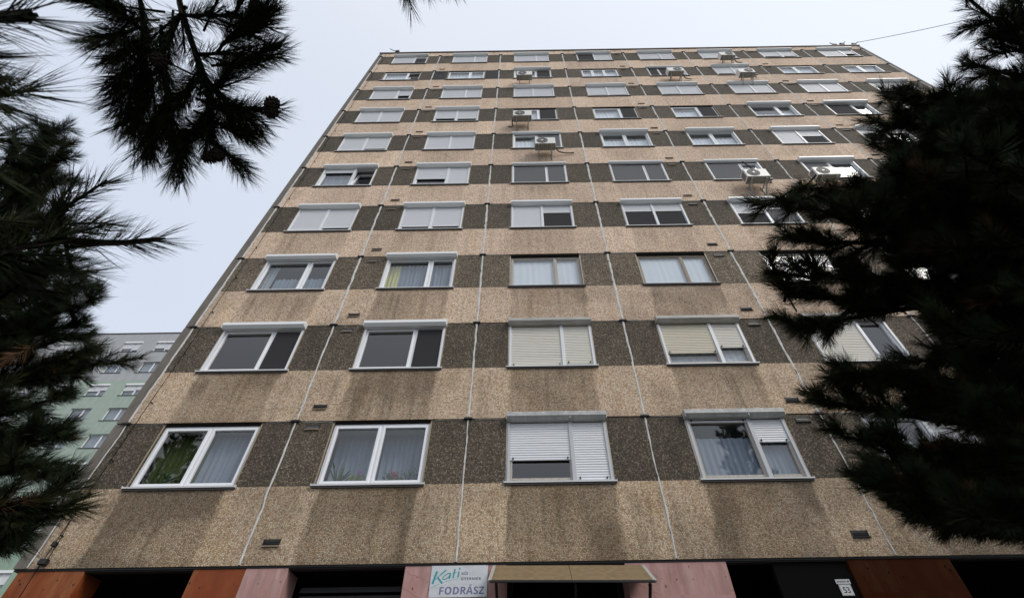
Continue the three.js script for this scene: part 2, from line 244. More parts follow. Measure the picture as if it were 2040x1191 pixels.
// ---------------------------------------------------------------- windows
const W = WR - WL, H = WTOP - SILL, PITCH = 0.052, HB = 0.175;
const cache = {}, memo = (k, f) => cache[k] ?? (cache[k] = f());
function frameGeo(splits, old) {
  return memo('f' + splits + old, () => {
    const z0 = old ? -0.12 : -0.115, z1 = old ? -0.05 : -0.045, o = old ? 0.05 : 0.06, L = [], edges = [0, ...splits, 1].map((t) => t * W);
    L.push(rbox(0.0, 0, z0, o, H, z1, 0.008), rbox(W - o, 0, z0, W, H, z1, 0.008), rbox(o, 0, z0, W - o, o, z1 - 0.001, 0.008), rbox(o, H - o, z0, W - o, H, z1 - 0.001, 0.008));
    for (const s of splits) L.push(rbox(s * W - o * 0.5, o, z0, s * W + o * 0.5, H - o, z1 - 0.002, 0.008));
    return merge(L);
  });
}
function sashGeo(x0, x1, old) { return memo('s' + x0.toFixed(3) + x1.toFixed(3) + old, () => { const w = old ? 0.035 : 0.055, z0 = -0.105, z1 = old ? -0.06 : -0.03, y0 = 0.05, y1 = H - 0.05; return merge([rbox(x0, y0, z0, x0 + w, y1, z1, 0.01), rbox(x1 - w, y0, z0, x1, y1, z1, 0.01), rbox(x0 + w, y0, z0, x1 - w, y0 + w, z1 - 0.001, 0.01), rbox(x0 + w, y1 - w, z0, x1 - w, y1, z1 - 0.001, 0.01)]); }); }
const slatProfile = [[0, 0], [0.007, 0.008], [0.011, 0.022], [0.009, 0.038], [0.001, 0.05], [-0.004, 0.05], [-0.004, 0]];
const slatGeo = (w) => memo('sl' + w.toFixed(3), () => extrudeX(slatProfile, 0, w));
function shutterGeo(w, n) { return memo('sh' + w.toFixed(3) + n, () => { const P = []; for (let k = n; k > 0; k--) { const y = -(n - k) * PITCH; P.push([0.001, y], [0.010, y - 0.012], [0.011, y - 0.03], [0.004, y - 0.044]); } const yb = -n * PITCH; return merge([extrudeX([[-0.006, 0], ...P, [0.001, yb], [-0.006, yb]].reverse(), 0, w), box(0, yb - 0.035, -0.008, w, yb, 0.012)]); }); }
function curtainGeo(w, h, folds, amp) { return memo('c' + [w, h, folds, amp].map((v) => v.toFixed(2)), () => { const g = new THREE.PlaneGeometry(w, h, Math.max(24, folds * 8 | 0), 4), p = g.attributes.position; for (let i = 0; i < p.count; i++) { const x = p.getX(i), y = p.getY(i); p.setZ(i, amp * Math.sin(x / w * folds * 6.283 + 1.2 * Math.sin(x * 7) + 0.3 * y) + amp * 0.5 * Math.sin(x * 23)); } g.computeVertexNormals(); return g; }); }
const boxProfile = [[-0.03, 0], [0.085, 0], [0.15, 0.07], [0.15, HB - 0.025], [0.13, HB], [-0.005, HB], [-0.005, 0.08], [-0.03, 0.08]];
function shutterBox(win, mat, deep, two) {
  const s = deep ? 1 : 0.62, pr = boxProfile.map(([z, y]) => [z > 0 ? z * s : z, y * (deep ? 1 : 0.72) + (deep ? 0 : 0.05)]), y = H + 0.1 - HB + 0.03;
  for (const [a, b] of two ? [[-0.03, W * two - 0.002], [W * two + 0.002, W + 0.03]] : [[-0.03, W + 0.03]]) {
    const m = obj('shutter_box', extrudeX(pr, a, b), mat, win); m.position.y = y;
    for (const e of [a, b]) { const c = obj('end_cap', box(e - 0.006, 0.004 + (deep ? 0 : 0.05), 0.002, e + 0.006, HB * (deep ? 1 : 0.72) + (deep ? 0 : 0.05) - 0.004, 0.14 * s), mat, win); c.position.y = y; }
  }
}
// split, left and right shutter (0 open ... 1 closed), kind of box, what shows behind the panes
function window_(r, c, o) {
  const win = sub('window', block, [XS[c] + WL, YS[r] + SILL, 0]), splits = o.splits ?? [o.split ?? 0.64], boxed = o.box ?? 1, fm = o.frame ?? M.pvc, near = r < 2 && c < 5;
  obj('frame', frameGeo(splits, !!o.old), fm, win);
  const e = [0.06, ...splits.map((s) => s * W), W - 0.06];
  for (let k = 0; k <= splits.length; k++) {
    const x0 = e[k] + (k ? 0.02 : -0.02), x1 = e[k + 1] - (k < splits.length ? 0.02 : -0.02), w = o.old ? 0.035 : 0.055;
    const tilt = o.tilt === k, holder = tilt ? sub('tilted_sash', win, [0, 0.05, -0.1]) : win; if (tilt) holder.rotation.x = -0.16;
    const s = obj('sash', sashGeo(x0, x1, !!o.old), fm, holder), p = obj('pane', memo('p' + (x1 - x0 - 2 * w).toFixed(3), () => new THREE.PlaneGeometry(x1 - x0 - 2 * w, H - 0.1 - 2 * w)), M.glass, holder);
    p.position.set((x0 + x1) / 2, H / 2, -0.075); if (tilt) { s.position.set(0, -0.05, 0.1); p.position.y -= 0.05; p.position.z += 0.1; }
    const sc = o.screens?.[k]; if (sc) obj('insect_screen', memo('is' + (x1 - x0).toFixed(2), () => box(0, 0, 0, x1 - x0 - 0.06, H - 0.17, 0.004)), sc, win).position.set(x0 + 0.03, 0.085, -0.024);
    const cu = o.curtains?.[k];
    if (cu) for (const [m, from, to, hh, lift] of cu) { const w2 = (x1 - x0) * (to - from), g = curtainGeo(w2, (H + 0.1) * hh, w2 * (m === M.whiteDrape ? 5 : 8), o.old ? 0.004 : o.curtainZ === -0.16 ? 0.011 : m === M.whiteDrape ? 0.012 : 0.022); obj('curtain', g, m, win).position.set(x0 + (x1 - x0) * (from + to) / 2, (H + 0.1) * hh / 2 - 0.03 + (lift ?? 0), (o.curtainZ ?? -0.19)); }
  }
  if (boxed || o.rails) {
    for (const [x, w] of [[-0.002, 0.05], [W - 0.048, 0.05], ...splits.filter(() => o.shut).map((s) => [s * W - 0.04, 0.08])]) obj('guide_rail', memo('g' + w, () => rbox(0, 0.004, -0.028, w, H - 0.02, 0.016, 0.006)), o.rail ?? M.rail, win).position.set(x, 0, 0);
    if (boxed) shutterBox(win, o.boxMat ?? M.boxWhite, boxed === 1, o.two ? splits[0] : 0);
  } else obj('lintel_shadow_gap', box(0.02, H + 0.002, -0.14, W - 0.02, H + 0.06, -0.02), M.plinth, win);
  if (o.shut) o.shut.forEach((f, k) => {
    if (!f) return; const x0 = k ? splits[0] * W + 0.042 : 0.05, x1 = k || !splits.length ? W - 0.05 : splits[0] * W - 0.042, top = H - 0.055, full = top - 0.01, n = Math.max(1, Math.round(full * f / PITCH)), mat = o.slats?.[k] ?? M.slatWhite;
    if (near) {
      const slope = o.slope?.[k] ?? 0;
      for (let q = 0; q < n; q++) { const s = obj('slat', slatGeo(x1 - x0), mat, win); s.position.set(x0, top - (q + 1) * PITCH, -0.022 + rnd(-0.0012, 0.0012)); s.rotation.z = slope * q / n + rnd(-0.0015, 0.0015); }
      for (const x of [x0 + 0.06, x1 - 0.06]) obj('stopper', memo('st', () => rbox(-0.012, -0.02, 0, 0.012, 0.02, 0.03, 0.004)), M.stopper, win).position.set(x, top - n * PITCH + 0.04, -0.01);
    } else obj('shutter', shutterGeo(x1 - x0, n), mat, win).position.set(x0, top, -0.022);
  });
  // sill sheet, reveals
  obj('sill', memo('sill', () => merge([extrudeX([[-0.05, 0.03], [0.055, 0.008], [0.055, -0.022], [0.05, -0.022], [0.05, 0.0], [-0.05, 0.018]].reverse(), -0.06, W + 0.06), box(-0.064, -0.024, 0.001, -0.06, 0.03, 0.055), box(W + 0.06, -0.024, 0.001, W + 0.064, 0.03, 0.055)])), o.sill ?? (r < 6 || (r + c) % 3 ? M.sillLight : M.boxDirty), win);
  obj('sill_underside', memo('sillu', () => box(-0.05, -0.05, 0.001, W + 0.05, -0.024, 0.03)), M.sillDark, win);
  for (const q of [0, 1]) obj('reveal', memo('rev' + q, () => q ? box(W + 0.001, 0, -0.155, W + 0.03, H, 0.003) : box(-0.03, 0, -0.155, -0.001, H, 0.003)), c < 2 || r > 4 ? M.reveal : M.oldPaint, win);
}
const C = M.netCurtain, D = M.whiteDrape, full = [[C, 0, 1, 1]], low = (h) => [[D, 0, 1, h]];
const WIN = {
  '0,0': { split: 0.5, box: 0, curtains: [[[M.greenDrape, 0, 1, 1]], [[C, 0, 1, 1], ]], curtainZ: -0.3 },
  '0,1': { split: 0.5, box: 0, curtains: [full, full], curtainZ: -0.42 },
  '0,2': { split: 0.64, shut: [0.64, 0.99], two: 1, boxMat: M.boxGrey, frame: M.oldPaint, slats: [M.slatWhite, M.slatWhite], rail: M.pvcGrey },
  '0,3': { split: 0.64, shut: [0.03, 0.42], two: 1, boxMat: M.boxGrey, frame: M.oldPaint, curtains: [[[C, 0, 1, 0.68]], [[C, 0, 1, 0.7]]], curtainZ: -0.16, rail: M.pvcGrey },
  '0,4': { split: 0.6, shut: [0, 0.6], boxMat: M.boxGrey, frame: M.pvc, slats: [M.slatGrey, M.slatGrey] },
  '1,0': { screens: [0, M.screen] }, '1,1': { screens: [0, M.screen] },
  '1,2': { shut: [0.99, 0.95], boxMat: M.boxDirty, slats: [M.slatCream, M.slatCream], slope: [0, 0.012] },
  '1,3': { shut: [0.73, 0.61], boxMat: M.boxDirty, slats: [M.slatYellow, M.slatCream], curtains: [low(1), low(1)], frame: M.oldPaint },
  '1,4': { shut: [0.99, 0], boxMat: M.boxDirty, slats: [M.slatCream] },
  '2,0': { curtains: [[[M.greyDrape, 0, 0.25, 0.9], [C, 0.3, 1, 0.5]], [[C, 0, 1, 0.5]]] },
  '2,1': { curtains: [[[M.yellowDrape, 0, 0.3, 0.85], [C, 0.3, 1, 0.85]], [[C, 0, 1, 0.8]]] },
  '2,2': { box: 0, old: 1, frame: M.oldPaint, curtains: [low(1), low(1)], curtainZ: -0.14, sill: M.sillDark }, '2,3': { box: 0, old: 1, frame: M.oldWood, curtains: [low(1), low(1)], curtainZ: -0.125, sill: M.sillDark }, '2,4': { box: 0, old: 1, frame: M.oldPaint, curtains: [full, full] },
  '3,0': { split: 0.5, shut: [0.9, 0.8] }, '3,1': { split: 0.5, shut: [0.83, 0.83] }, '3,2': { split: 0.5, shut: [0.99, 0.3], screens: [0, M.screen] }, '3,3': { split: 0.5, shut: [0.3, 0.3], screens: [M.screen, M.screen] }, '3,4': { split: 0.5, shut: [0.45, 0.3], screens: [M.screen, M.screenGrey] }, '3,5': { split: 0.5, curtains: [low(0.9), low(0.9)] },
  '4,0': { two: 1, split: 0.6, shut: [0.15, 0], tilt: 1, curtains: [[[C, 0, 1, 0.8]], 0] }, '4,1': { two: 1, split: 0.6, shut: [0.6, 0.93] }, '4,2': { box: 2, screens: [M.screenGrey, M.screenGrey] }, '4,3': { box: 2, screens: [M.screenGrey, M.screenGrey] }, '4,4': { box: 2, screens: [M.screenGrey, 0], curtains: [0, low(1)] }, '4,5': { box: 1, split: 0.5, screens: [M.screenGrey, 0], curtains: [0, low(0.75)] },
  '5,0': { split: 0.5, shut: [0.86, 0.76] }, '5,1': { split: 0.5, shut: [0.99, 0.99] }, '5,2': { box: 2, split: 0.5, curtains: [low(0.75), low(0.6)], screens: [0, M.screenGrey] }, '5,3': { split: 0.5, curtains: [low(0.7), low(0.7)] }, '5,4': { split: 0.5, curtains: [low(0.72), low(0.72)] }, '5,5': { split: 0.5, shut: [0.99, 0.36], screens: [0, M.screen] }, '5,6': { split: 0.5, shut: [0.3, 0.25], screens: [M.screen, 0] },  // open windows from here up: drapes cut short, imitating shutter box shadow
  '6,0': { split: 0.5, shut: [0.99, 0.99] }, '6,1': { split: 0.5, shut: [0.66, 0.7] }, '6,2': { box: 0, split: 0.58, curtains: [low(0.85), 0], screens: [0, M.screen] }, '6,3': { box: 0, split: 0.62, curtains: [low(0.88), 0], screens: [0, M.screen] }, '6,4': { box: 0, split: 0.6, curtains: [low(0.8), 0], screens: [0, M.screen] }, '6,5': { split: 0.62, curtains: [low(0.5), low(0.62)] }, '6,6': { split: 0.6, screens: [M.screen, 0], curtains: [0, low(0.6)] },  // sixth window: white drapes stand in for sky mirrored in the panes
  '7,0': { two: 1, shut: [0.99, 0.55] }, '7,1': { two: 1, split: 0.6, shut: [0.99, 0.99] }, '7,2': { two: 1, split: 0.48, shut: [0.94, 0.94] }, '7,3': { split: 0.5, shut: [0.76, 0.76] }, '7,4': { two: 1, split: 0.48, shut: [0.78, 0.99] }, '7,5': { split: 0.52, shut: [0.99, 0.99] }, '7,6': { split: 0.52, shut: [0.99, 0.99] }, '7,7': { split: 0.5, shut: [0.99, 0.99] },
  '8,0': { box: 0, curtains: [low(1), 0], tilt: 1, split: 0.66 }, '8,1': { box: 0, split: 0.6, curtains: [low(0.9), low(0.9)] }, '8,2': { split: 0.6, screens: [0, M.screen], curtains: [low(1), 0] }, '8,3': { box: 0, splits: [0.3, 0.62], curtains: [low(0.85), low(0.85), low(0.85)] }, '8,4': { box: 2, splits: [0.3, 0.62], screens: [M.screen, M.screen, 0], curtains: [0, 0, low(0.8)] }, '8,5': { split: 0.5, shut: [0.7, 0.95] }, '8,6': { box: 0, split: 0.45, curtains: [low(0.85), low(0.85)] }, '8,7': { box: 0, split: 0.45, curtains: [low(0.85), low(0.85)] },  // two rightmost windows: white drapes imitate bright sky reflected in the glass
  '9,0': { shut: [0.99, 0.12], screens: [0, M.screen] }, '9,1': { shut: [0.99, 0.99] }, '9,2': { shut: [0.99, 0.99] }, '9,3': { split: 0.5, shut: [0, 0.98], screens: [M.screen, 0] }, '9,4': { split: 0.62, shut: [0.72, 0.99] }, '9,5': { split: 0.6, shut: [0.72, 0.99] }, '9,6': { split: 0.55, shut: [0.66, 0.66] }, '9,7': { split: 0.6, shut: [0.8, 0.5] },
};
for (let r = 0; r < 10; r++) for (let c = 0; c < 8; c++) window_(r, c, WIN[r + ',' + c] ?? { split: 0.5, shut: [[0.99, 0.5], [0.4, 0.99], [0.8, 0.8]][(r + c) % 3], curtains: [full, full] });

// ---------------------------------------------------------------- ground storey: painted piers, dark openings
function pier(x0, x1, mat, z1 = -0.03) {
  const g = rbox(x0, 0.1, -0.5, x1, YS[0] - 0.032, z1, 0.012), p = g.attributes.position, n = g.attributes.normal; for (let i = 0; i < p.count; i++) g.attributes.uv.setXY(i, (Math.abs(n.getX(i)) > 0.7 ? p.getZ(i) : p.getX(i)) / 1.9, p.getY(i) / 1.9);
  return obj('ground_pier', g, mat, block);
}
function canvasTex(w, h, draw) { const c = document.createElement('canvas'); c.width = w; c.height = h; draw(c.getContext('2d'), w, h); const t = new THREE.CanvasTexture(c); t.colorSpace = THREE.SRGBColorSpace; return t; }
const wornPaint = (base, chips, n, s0) => canvasTex(512, 512, (x, w, h) => {
  let s = s0; const q = () => { s = (Math.imul(s, 1664525) + 1013904223) >>> 0; return s / 4294967296; };
  x.fillStyle = base; x.fillRect(0, 0, w, h);
  for (let i = 0; i < 260; i++) { x.globalAlpha = 0.02 + 0.035 * q(); x.fillStyle = q() > 0.5 ? '#fff' : '#2a1208'; const r = 6 + 50 * q(); x.beginPath(); x.ellipse(q() * w, q() * h, r * 0.4, r * (1 + 2 * q()), 0.2 * (q() - 0.5), 0, 7); x.fill(); }
  for (let i = 0; i < n; i++) { x.globalAlpha = 0.55 + 0.4 * q(); x.fillStyle = chips; x.beginPath(); const cx = q() * w, cy = q() * h, r = 1.5 + 5 * q() * q(); for (let k = 0; k < 7; k++) x.lineTo(cx + Math.cos(k * 0.9) * r * (0.5 + q()), cy + Math.sin(k * 0.9) * r * (0.5 + 1.4 * q())); x.fill(); }
  x.globalAlpha = 0.6; x.strokeStyle = chips; x.lineWidth = 1.4; for (let k = 0; k < 3; k++) { let a = q() * w, b = q() * h; x.beginPath(); x.moveTo(a, b); for (let m = 0; m < 9; m++) { a += 10 + 12 * q(); b += 14 * q() - 1; x.lineTo(a, b); } x.stroke(); }
});
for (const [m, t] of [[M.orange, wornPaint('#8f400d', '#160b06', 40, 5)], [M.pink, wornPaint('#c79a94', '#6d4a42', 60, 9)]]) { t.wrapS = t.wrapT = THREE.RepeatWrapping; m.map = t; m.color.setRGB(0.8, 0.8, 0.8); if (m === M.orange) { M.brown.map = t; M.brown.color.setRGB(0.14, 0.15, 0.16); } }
pier(XS[0] - 0.14, 0.98, M.orange); pier(2.79, 3.655, M.orange, -0.034); pier(3.66, 4.37, M.pink); pier(6.31, 7.99, M.pink); pier(9.95, 11.63, M.pink); for (const [a, b] of [[13.63, 15.33], [17.2, 18.6], [20.6, 22.3], [24.3, 26], [27.8, 28.9]]) pier(a, b, M.brown);  // right piers wear the darkened orange coat that imitates tree shade
{ const s = new THREE.Shape(); s.moveTo(3.62, YS[0] - 0.06); for (let y = YS[0] - 0.06, k = 0; y > 0.2; y -= 0.07, k++) s.lineTo(3.66 + 0.045 * (vnoise(y * 4, 2) - 0.6) + 0.02 * (hash(k, 3) - 0.5), y); s.lineTo(3.6, 0.2); s.closePath();     // ragged edge where the orange coat laps over the pink
  const g = new THREE.ExtrudeGeometry(s, { depth: 0.004, bevelEnabled: false }); g.translate(0, 0, -0.0335); }
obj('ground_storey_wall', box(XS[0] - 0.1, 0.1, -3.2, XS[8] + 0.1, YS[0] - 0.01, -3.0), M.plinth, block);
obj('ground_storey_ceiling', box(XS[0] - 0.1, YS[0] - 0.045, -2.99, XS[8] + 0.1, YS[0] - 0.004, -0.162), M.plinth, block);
obj('panel_drip_edge', box(XS[0] - 0.22, YS[0] - 0.03, -0.15, XS[8] + 0.22, YS[0] - 0.003, -0.02), M.black, block);
{ const sh = sub('louvre_screen', block); for (let k = 0; k < 16; k++) { const y = YS[0] - 0.25 - k * 0.13; const g = box(4.5, -0.05, -0.006, 6.2, 0.05, 0.006); g.rotateX(-0.5); obj('slat', g, std(0.05, 0.05, 0.055, 0.6), sh).position.set(0, y, -0.45); } }
{ const d = sub('entrance_door', block); obj('door_frame', merge([box(7.995, 0.1, -0.7, 8.08, YS[0] - 0.05, -0.6), box(9.86, 0.1, -0.7, 9.945, YS[0] - 0.05, -0.6), box(8.93, 0.1, -0.7, 9.01, 3.6, -0.602), box(8.08, 3.6, -0.7, 9.86, 3.68, -0.6)]), M.iron, d); for (const [a, b] of [[8.08, 8.93], [9.01, 9.86]]) obj('door_pane', box(a, 0.2, -0.66, b, 3.6, -0.655), M.glass, d); }
{ const p = onPlane(300, 1187, -2.9); obj('wall_box', rbox(p.x - 0.2, p.y - 0.32, -2.999, p.x + 0.2, p.y + 0.02, -2.88, 0.01), M.pvcGrey, block); }

// ---------------------------------------------------------------- hairdresser's sign
{
  const a = onPlane(860, 1129, -0.012), b = onPlane(972, 1129, -0.012), sw = b.x - a.x, sh = sw * 0.5, x0 = a.x, y1 = a.y + 0.015;
  const t = canvasTex(1024, 512, (x, w, h) => {
    const k = w / 1512, Yv = (v) => (v - 225) / 812 * h, X = (v, yy = 225) => (v - 232 + 64 * (yy - 225) / 808) * k; // traced from the photograph's sign
    x.fillStyle = '#d3d6da'; x.fillRect(0, 0, w, h);
    for (let i = 0; i < 70; i++) { x.globalAlpha = 0.05; x.fillStyle = i % 2 ? '#8a8272' : '#ffffff'; x.beginPath(); x.ellipse(hash(i, 1) * w, hash(i, 2) * h, 20 + 120 * hash(i, 3), 10 + 50 * hash(i, 4), 0, 0, 7); x.fill(); }
    x.globalAlpha = 1; x.strokeStyle = '#12989c'; x.lineCap = 'butt'; x.lineJoin = 'round';
    const st = (lw, ...p) => { x.lineWidth = lw * k; x.beginPath(); x.moveTo(X(p[0], p[1]), Yv(p[1])); for (let i = 2; i < p.length; i += 2) x.lineTo(X(p[i], p[i + 1]), Yv(p[i + 1])); x.stroke(); };
    st(52, 375, 365, 258, 700); st(34, 620, 335, 470, 462); st(18, 480, 455, 330, 585); st(46, 385, 520, 520, 690);                    // K
    x.lineWidth = 24 * k; x.beginPath(); x.moveTo(X(755), Yv(430)); x.bezierCurveTo(X(660), Yv(415), X(560), Yv(500), X(552), Yv(575)); x.bezierCurveTo(X(600), Yv(600), X(690), Yv(560), X(740), Yv(470)); x.stroke(); st(40, 738, 425, 700, 575);   // a
    st(40, 855, 315, 800, 555); st(16, 790, 425, 905, 408);                                                                             // t
    st(40, 968, 375, 930, 535); st(38, 995, 280, 975, 335);                                                                             // i
    st(9, 230, 785, 460, 690); st(7, 545, 660, 960, 560);
    x.fillStyle = '#4b4152'; x.font = 'bold ' + (118 * k) + 'px sans-serif'; x.save(); x.translate(X(1020, 475), Yv(475)); x.scale(0.8, 0.8); x.fillText('NŐI -', 0, 0); x.restore();
    x.save(); x.translate(X(1005, 610), Yv(610)); x.scale(1, 0.8); x.font = 'bold ' + (120 * k) + 'px sans-serif'; const gm = 'GYERMEK'; const gw = x.measureText(gm).width; x.scale(545 * k / gw, 1); x.fillText(gm, 0, 0); x.restore();
    x.fillStyle = '#6f6b96'; x.font = 'bold ' + (300 * k) + 'px sans-serif'; const fw = x.measureText('FODRÁSZ').width; x.save(); x.transform(1, 0, -0.03, 1, X(412, 965), Yv(965)); x.scale(1205 * k / fw, 0.82); x.fillText('FODRÁSZ', 0, 0); x.restore();
    x.fillStyle = '#33363c'; for (const [u, v] of [[0.02, 0.03], [0.98, 0.03], [0.02, 0.97], [0.98, 0.97], [0.5, 0.98]]) { x.beginPath(); x.arc(u * w, v * h, 6, 0, 7); x.fill(); }
    x.fillStyle = '#5a4030'; x.globalAlpha = 0.7; x.fillRect(X(660), Yv(545), 4, 60);
  });
  const s = thing('shop_sign', 'white hairdresser sign with teal script and violet lettering beside the canopy', 'sign', [x0, y1 - sh, -0.028]);
  obj('board', rbox(0, 0, 0, sw, sh, 0.014, 0.004), std(0.6, 0.61, 0.63, 0.5), s);
  const f = obj('lettering', new THREE.PlaneGeometry(sw - 0.006, sh - 0.006), std(0.92, 0.92, 0.92, 0.45, { map: t }), s); f.position.set(sw / 2, sh / 2, 0.0155);
}
// ---------------------------------------------------------------- canopy over the entrance
{
  const z = 0.75, a = onPlane(985, 1128, 0.01), b = onPlane(1281, 1127, 0.01), f0 = onPlane(975, 1158, z), f1 = onPlane(1306, 1158, z), g = thing('canopy', 'sloping brown sheet canopy on black iron brackets above the entrance', 'canopy');
  const quad = (p, q, r, s, th) => { const n = q.clone().sub(p).cross(s.clone().sub(p)).normalize().multiplyScalar(th), P = [p, q, r, s, ...[p, q, r, s].map((v) => v.clone().add(n))], I = [0, 2, 1, 0, 3, 2, 4, 5, 6, 4, 6, 7, 0, 1, 5, 0, 5, 4, 1, 2, 6, 1, 6, 5, 2, 3, 7, 2, 7, 6, 3, 0, 4, 3, 4, 7], G = new THREE.BufferGeometry(); G.setAttribute('position', new THREE.Float32BufferAttribute(P.flatMap((v) => v.toArray()), 3)); G.setAttribute('uv', new THREE.Float32BufferAttribute(P.flatMap((v) => [v.x, v.z * 2]), 2)); G.setIndex(I); const N = G.toNonIndexed(); N.computeVertexNormals(); return N; };
  const mid = (u, v, t) => u.clone().lerp(v, t), sheet = new THREE.MeshPhysicalMaterial({ roughness: 0.8, map: grime, transmission: 0.03, thickness: 0 }); sheet.color.setRGB(0.27, 0.185, 0.085);
  for (const [t0, t1] of [[0.0, 0.5], [0.503, 1]]) obj('roof_sheet', quad(mid(f0, f1, t0), mid(f0, f1, t1), mid(a, b, t1), mid(a, b, t0), 0.012), sheet, g);
  obj('edge_strip', bar(a, f0, 0.05, 0.03), M.galv, g); obj('edge_strip', bar(b, f1, 0.05, 0.03), M.galv, g); obj('front_rail', bar(f0, f1, 0.03, 0.03), M.iron, g);
  const dots = []; for (const t of [0.035, 0.5, 0.965]) for (let k = 0; k < 6; k++) { const s = new THREE.SphereGeometry(0.014, 6, 4); const p = mid(mid(a, b, t), mid(f0, f1, t), 0.1 + 0.16 * k); s.translate(p.x, p.y - 0.004, p.z); dots.push(s); } for (let k = 1; k < 9; k++) { const s = new THREE.SphereGeometry(0.014, 6, 4), p = mid(mid(a, f0, 0.93), mid(b, f1, 0.93), k / 9); s.translate(p.x, p.y - 0.004, p.z); dots.push(s); }
  obj('rivets', merge(dots), M.iron, g, { kind: 'stuff' });
  for (const t of [0.04, 0.52, 0.97]) { const p = mid(f0, f1, t), w = V(p.x - (t - 0.5) * 0.1, p.y - 0.75, 0.0); obj('bracket', merge([bar(p.clone().add(V(0, -0.02, -0.03)), w, 0.035, 0.035), bar(w.clone().add(V(0, 0.7, 0.012)), w.clone().add(V(0, -0.1, 0.012)), 0.035, 0.03)]), M.iron, g); }
}
// ---------------------------------------------------------------- house number
{
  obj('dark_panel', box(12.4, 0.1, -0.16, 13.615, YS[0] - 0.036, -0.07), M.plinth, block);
  const p = onPlane(1665, 1154, -0.06), q = onPlane(1691, 1154, -0.06), w = q.x - p.x, s = thing('house_number_sign', 'small white house number plate 53 in the dark right opening', 'sign', [p.x, p.y - w * 1.12, -0.069]);
  const num = canvasTex(256, 200, (x, W_, H_) => { x.fillStyle = '#dcdcda'; x.fillRect(0, 0, W_, H_); x.fillStyle = '#15151a'; x.font = 'bold 150px sans-serif'; x.textAlign = 'center'; x.fillText('53', W_ / 2, 154); x.strokeStyle = '#333'; x.lineWidth = 4; x.strokeRect(6, 6, W_ - 12, H_ - 12); });
  const head = canvasTex(256, 64, (x, W_, H_) => { x.fillStyle = '#d0d0cd'; x.fillRect(0, 0, W_, H_); x.fillStyle = '#55555a'; for (let i = 0; i < 9; i++) x.fillRect(14 + i * 19, 18 + 3 * hash(i, 4), 13, 26 - 5 * hash(i, 6)); x.fillRect(200, 20, 40, 22); });
  obj('number_plate', rbox(0.01, 0, 0, w - 0.01, w * 0.76, 0.012, 0.003), M.pvc, s); obj('street_plate', rbox(-0.01, w * 0.79, 0, w + 0.01, w * 1.12, 0.012, 0.003), M.pvc, s);
  obj('numerals', new THREE.PlaneGeometry(w - 0.03, w * 0.74), std(0.9, 0.9, 0.9, 0.6, { map: num }), s).position.set(w / 2, w * 0.38, 0.0135); obj('street_lettering', new THREE.PlaneGeometry(w + 0.01, w * 0.31), std(0.9, 0.9, 0.9, 0.6, { map: head }), s).position.set(w / 2, w * 0.955, 0.0135);
}
// ---------------------------------------------------------------- air conditioners hung from the facade
function airConditioner(label, px0, px1, py, flip, hose) {
  const z = 0.5, a = onPlane(px0, py, z), b = onPlane(px1, py, z), w = 0.8, cx = (a.x + b.x) / 2, y = (a.y + b.y) / 2, h = 0.54;
  const g = thing('air_conditioner', label, 'air conditioner', [cx - w / 2, y, 0], 'outdoor units on the facade'), z0 = 0.2, z1 = z;
  obj('casing', rbox(0, 0.012, z0, w, h, z1, 0.02), M.acWhite, g); obj('base_pan', box(0.01, 0, z0 + 0.01, w - 0.01, 0.012, z1 - 0.01), M.acUnder, g);
  const fx = flip ? w - 0.29 : 0.29, fan = sub('fan_grille', g, [fx, h / 2 + 0.01, z1]); const ring = [];
  for (let k = 1; k < 8; k++) { const t = new THREE.TorusGeometry(0.03 * k + 0.005, 0.004, 4, 28); t.translate(0, 0, 0.012); ring.push(t); } for (let k = 0; k < 10; k++) { const s = box(0.03, -0.003, 0.008, 0.215, 0.003, 0.014); s.rotateZ(k * Math.PI / 5); ring.push(s); }
  const rec = new THREE.CylinderGeometry(0.222, 0.222, 0.006, 32); rec.rotateX(Math.PI / 2); obj('fan_recess', rec, M.acDark, fan); obj('grille_wires', merge(ring), M.galv, fan); const hub = new THREE.CylinderGeometry(0.045, 0.05, 0.02, 16); hub.rotateX(Math.PI / 2); hub.translate(0, 0, 0.012); obj('hub', hub, M.acWhite, fan);
  obj('side_louvre', merge(Array.from({ length: 9 }, (_, k) => box(flip ? w - 0.002 : -0.004, 0.08 + k * 0.045, z0 + 0.04, flip ? w + 0.004 : 0.002, 0.105 + k * 0.045, z1 - 0.05))), M.acDark, g);
  for (const x of [0.13, w - 0.17]) obj('bracket', merge([box(x, -0.045, 0.012, x + 0.04, -0.005, z1 - 0.03), box(x, -0.42, 0.003, x + 0.04, 0.12, 0.03), bar(V(x + 0.02, -0.38, 0.03), V(x + 0.02, -0.045, z1 - 0.1), 0.035)]), M.galv, g);
  obj('rubber_feet', merge([[0.13, z0 + 0.04], [w - 0.17, z0 + 0.04], [0.13, z1 - 0.08], [w - 0.17, z1 - 0.08]].map(([x, q]) => box(x, -0.006, q, x + 0.05, 0.001, q + 0.04))), M.black, g);
  if (hose) obj('hose', tube(hose.map(([x, yy, q]) => V(x, yy, q)), 0.022, 0.022, 8, 6), M.acWhite, g);
  return g;
}
airConditioner('white outdoor unit with long hose climbing the wall on its right', 1491, 1537, 351, 0, [[0.8, 0.15, 0.3], [0.95, 0.1, 0.2], [1.0, 0.3, 0.08], [0.93, 0.8, 0.06], [0.75, 1.5, 0.06], [0.62, 1.95, 0.05]]);
airConditioner('white outdoor unit half hidden behind the pine tips, sixth storey', 1634, 1675, 347, 0);
airConditioner('white outdoor unit under the third window from left of storey six, thin hose lying right', 1068.5, 1104.4, 285.5, 0, [[0.8, 0.1, 0.3], [0.92, 0.06, 0.15], [1.2, 0.07, 0.06], [1.55, 0.08, 0.05]]);
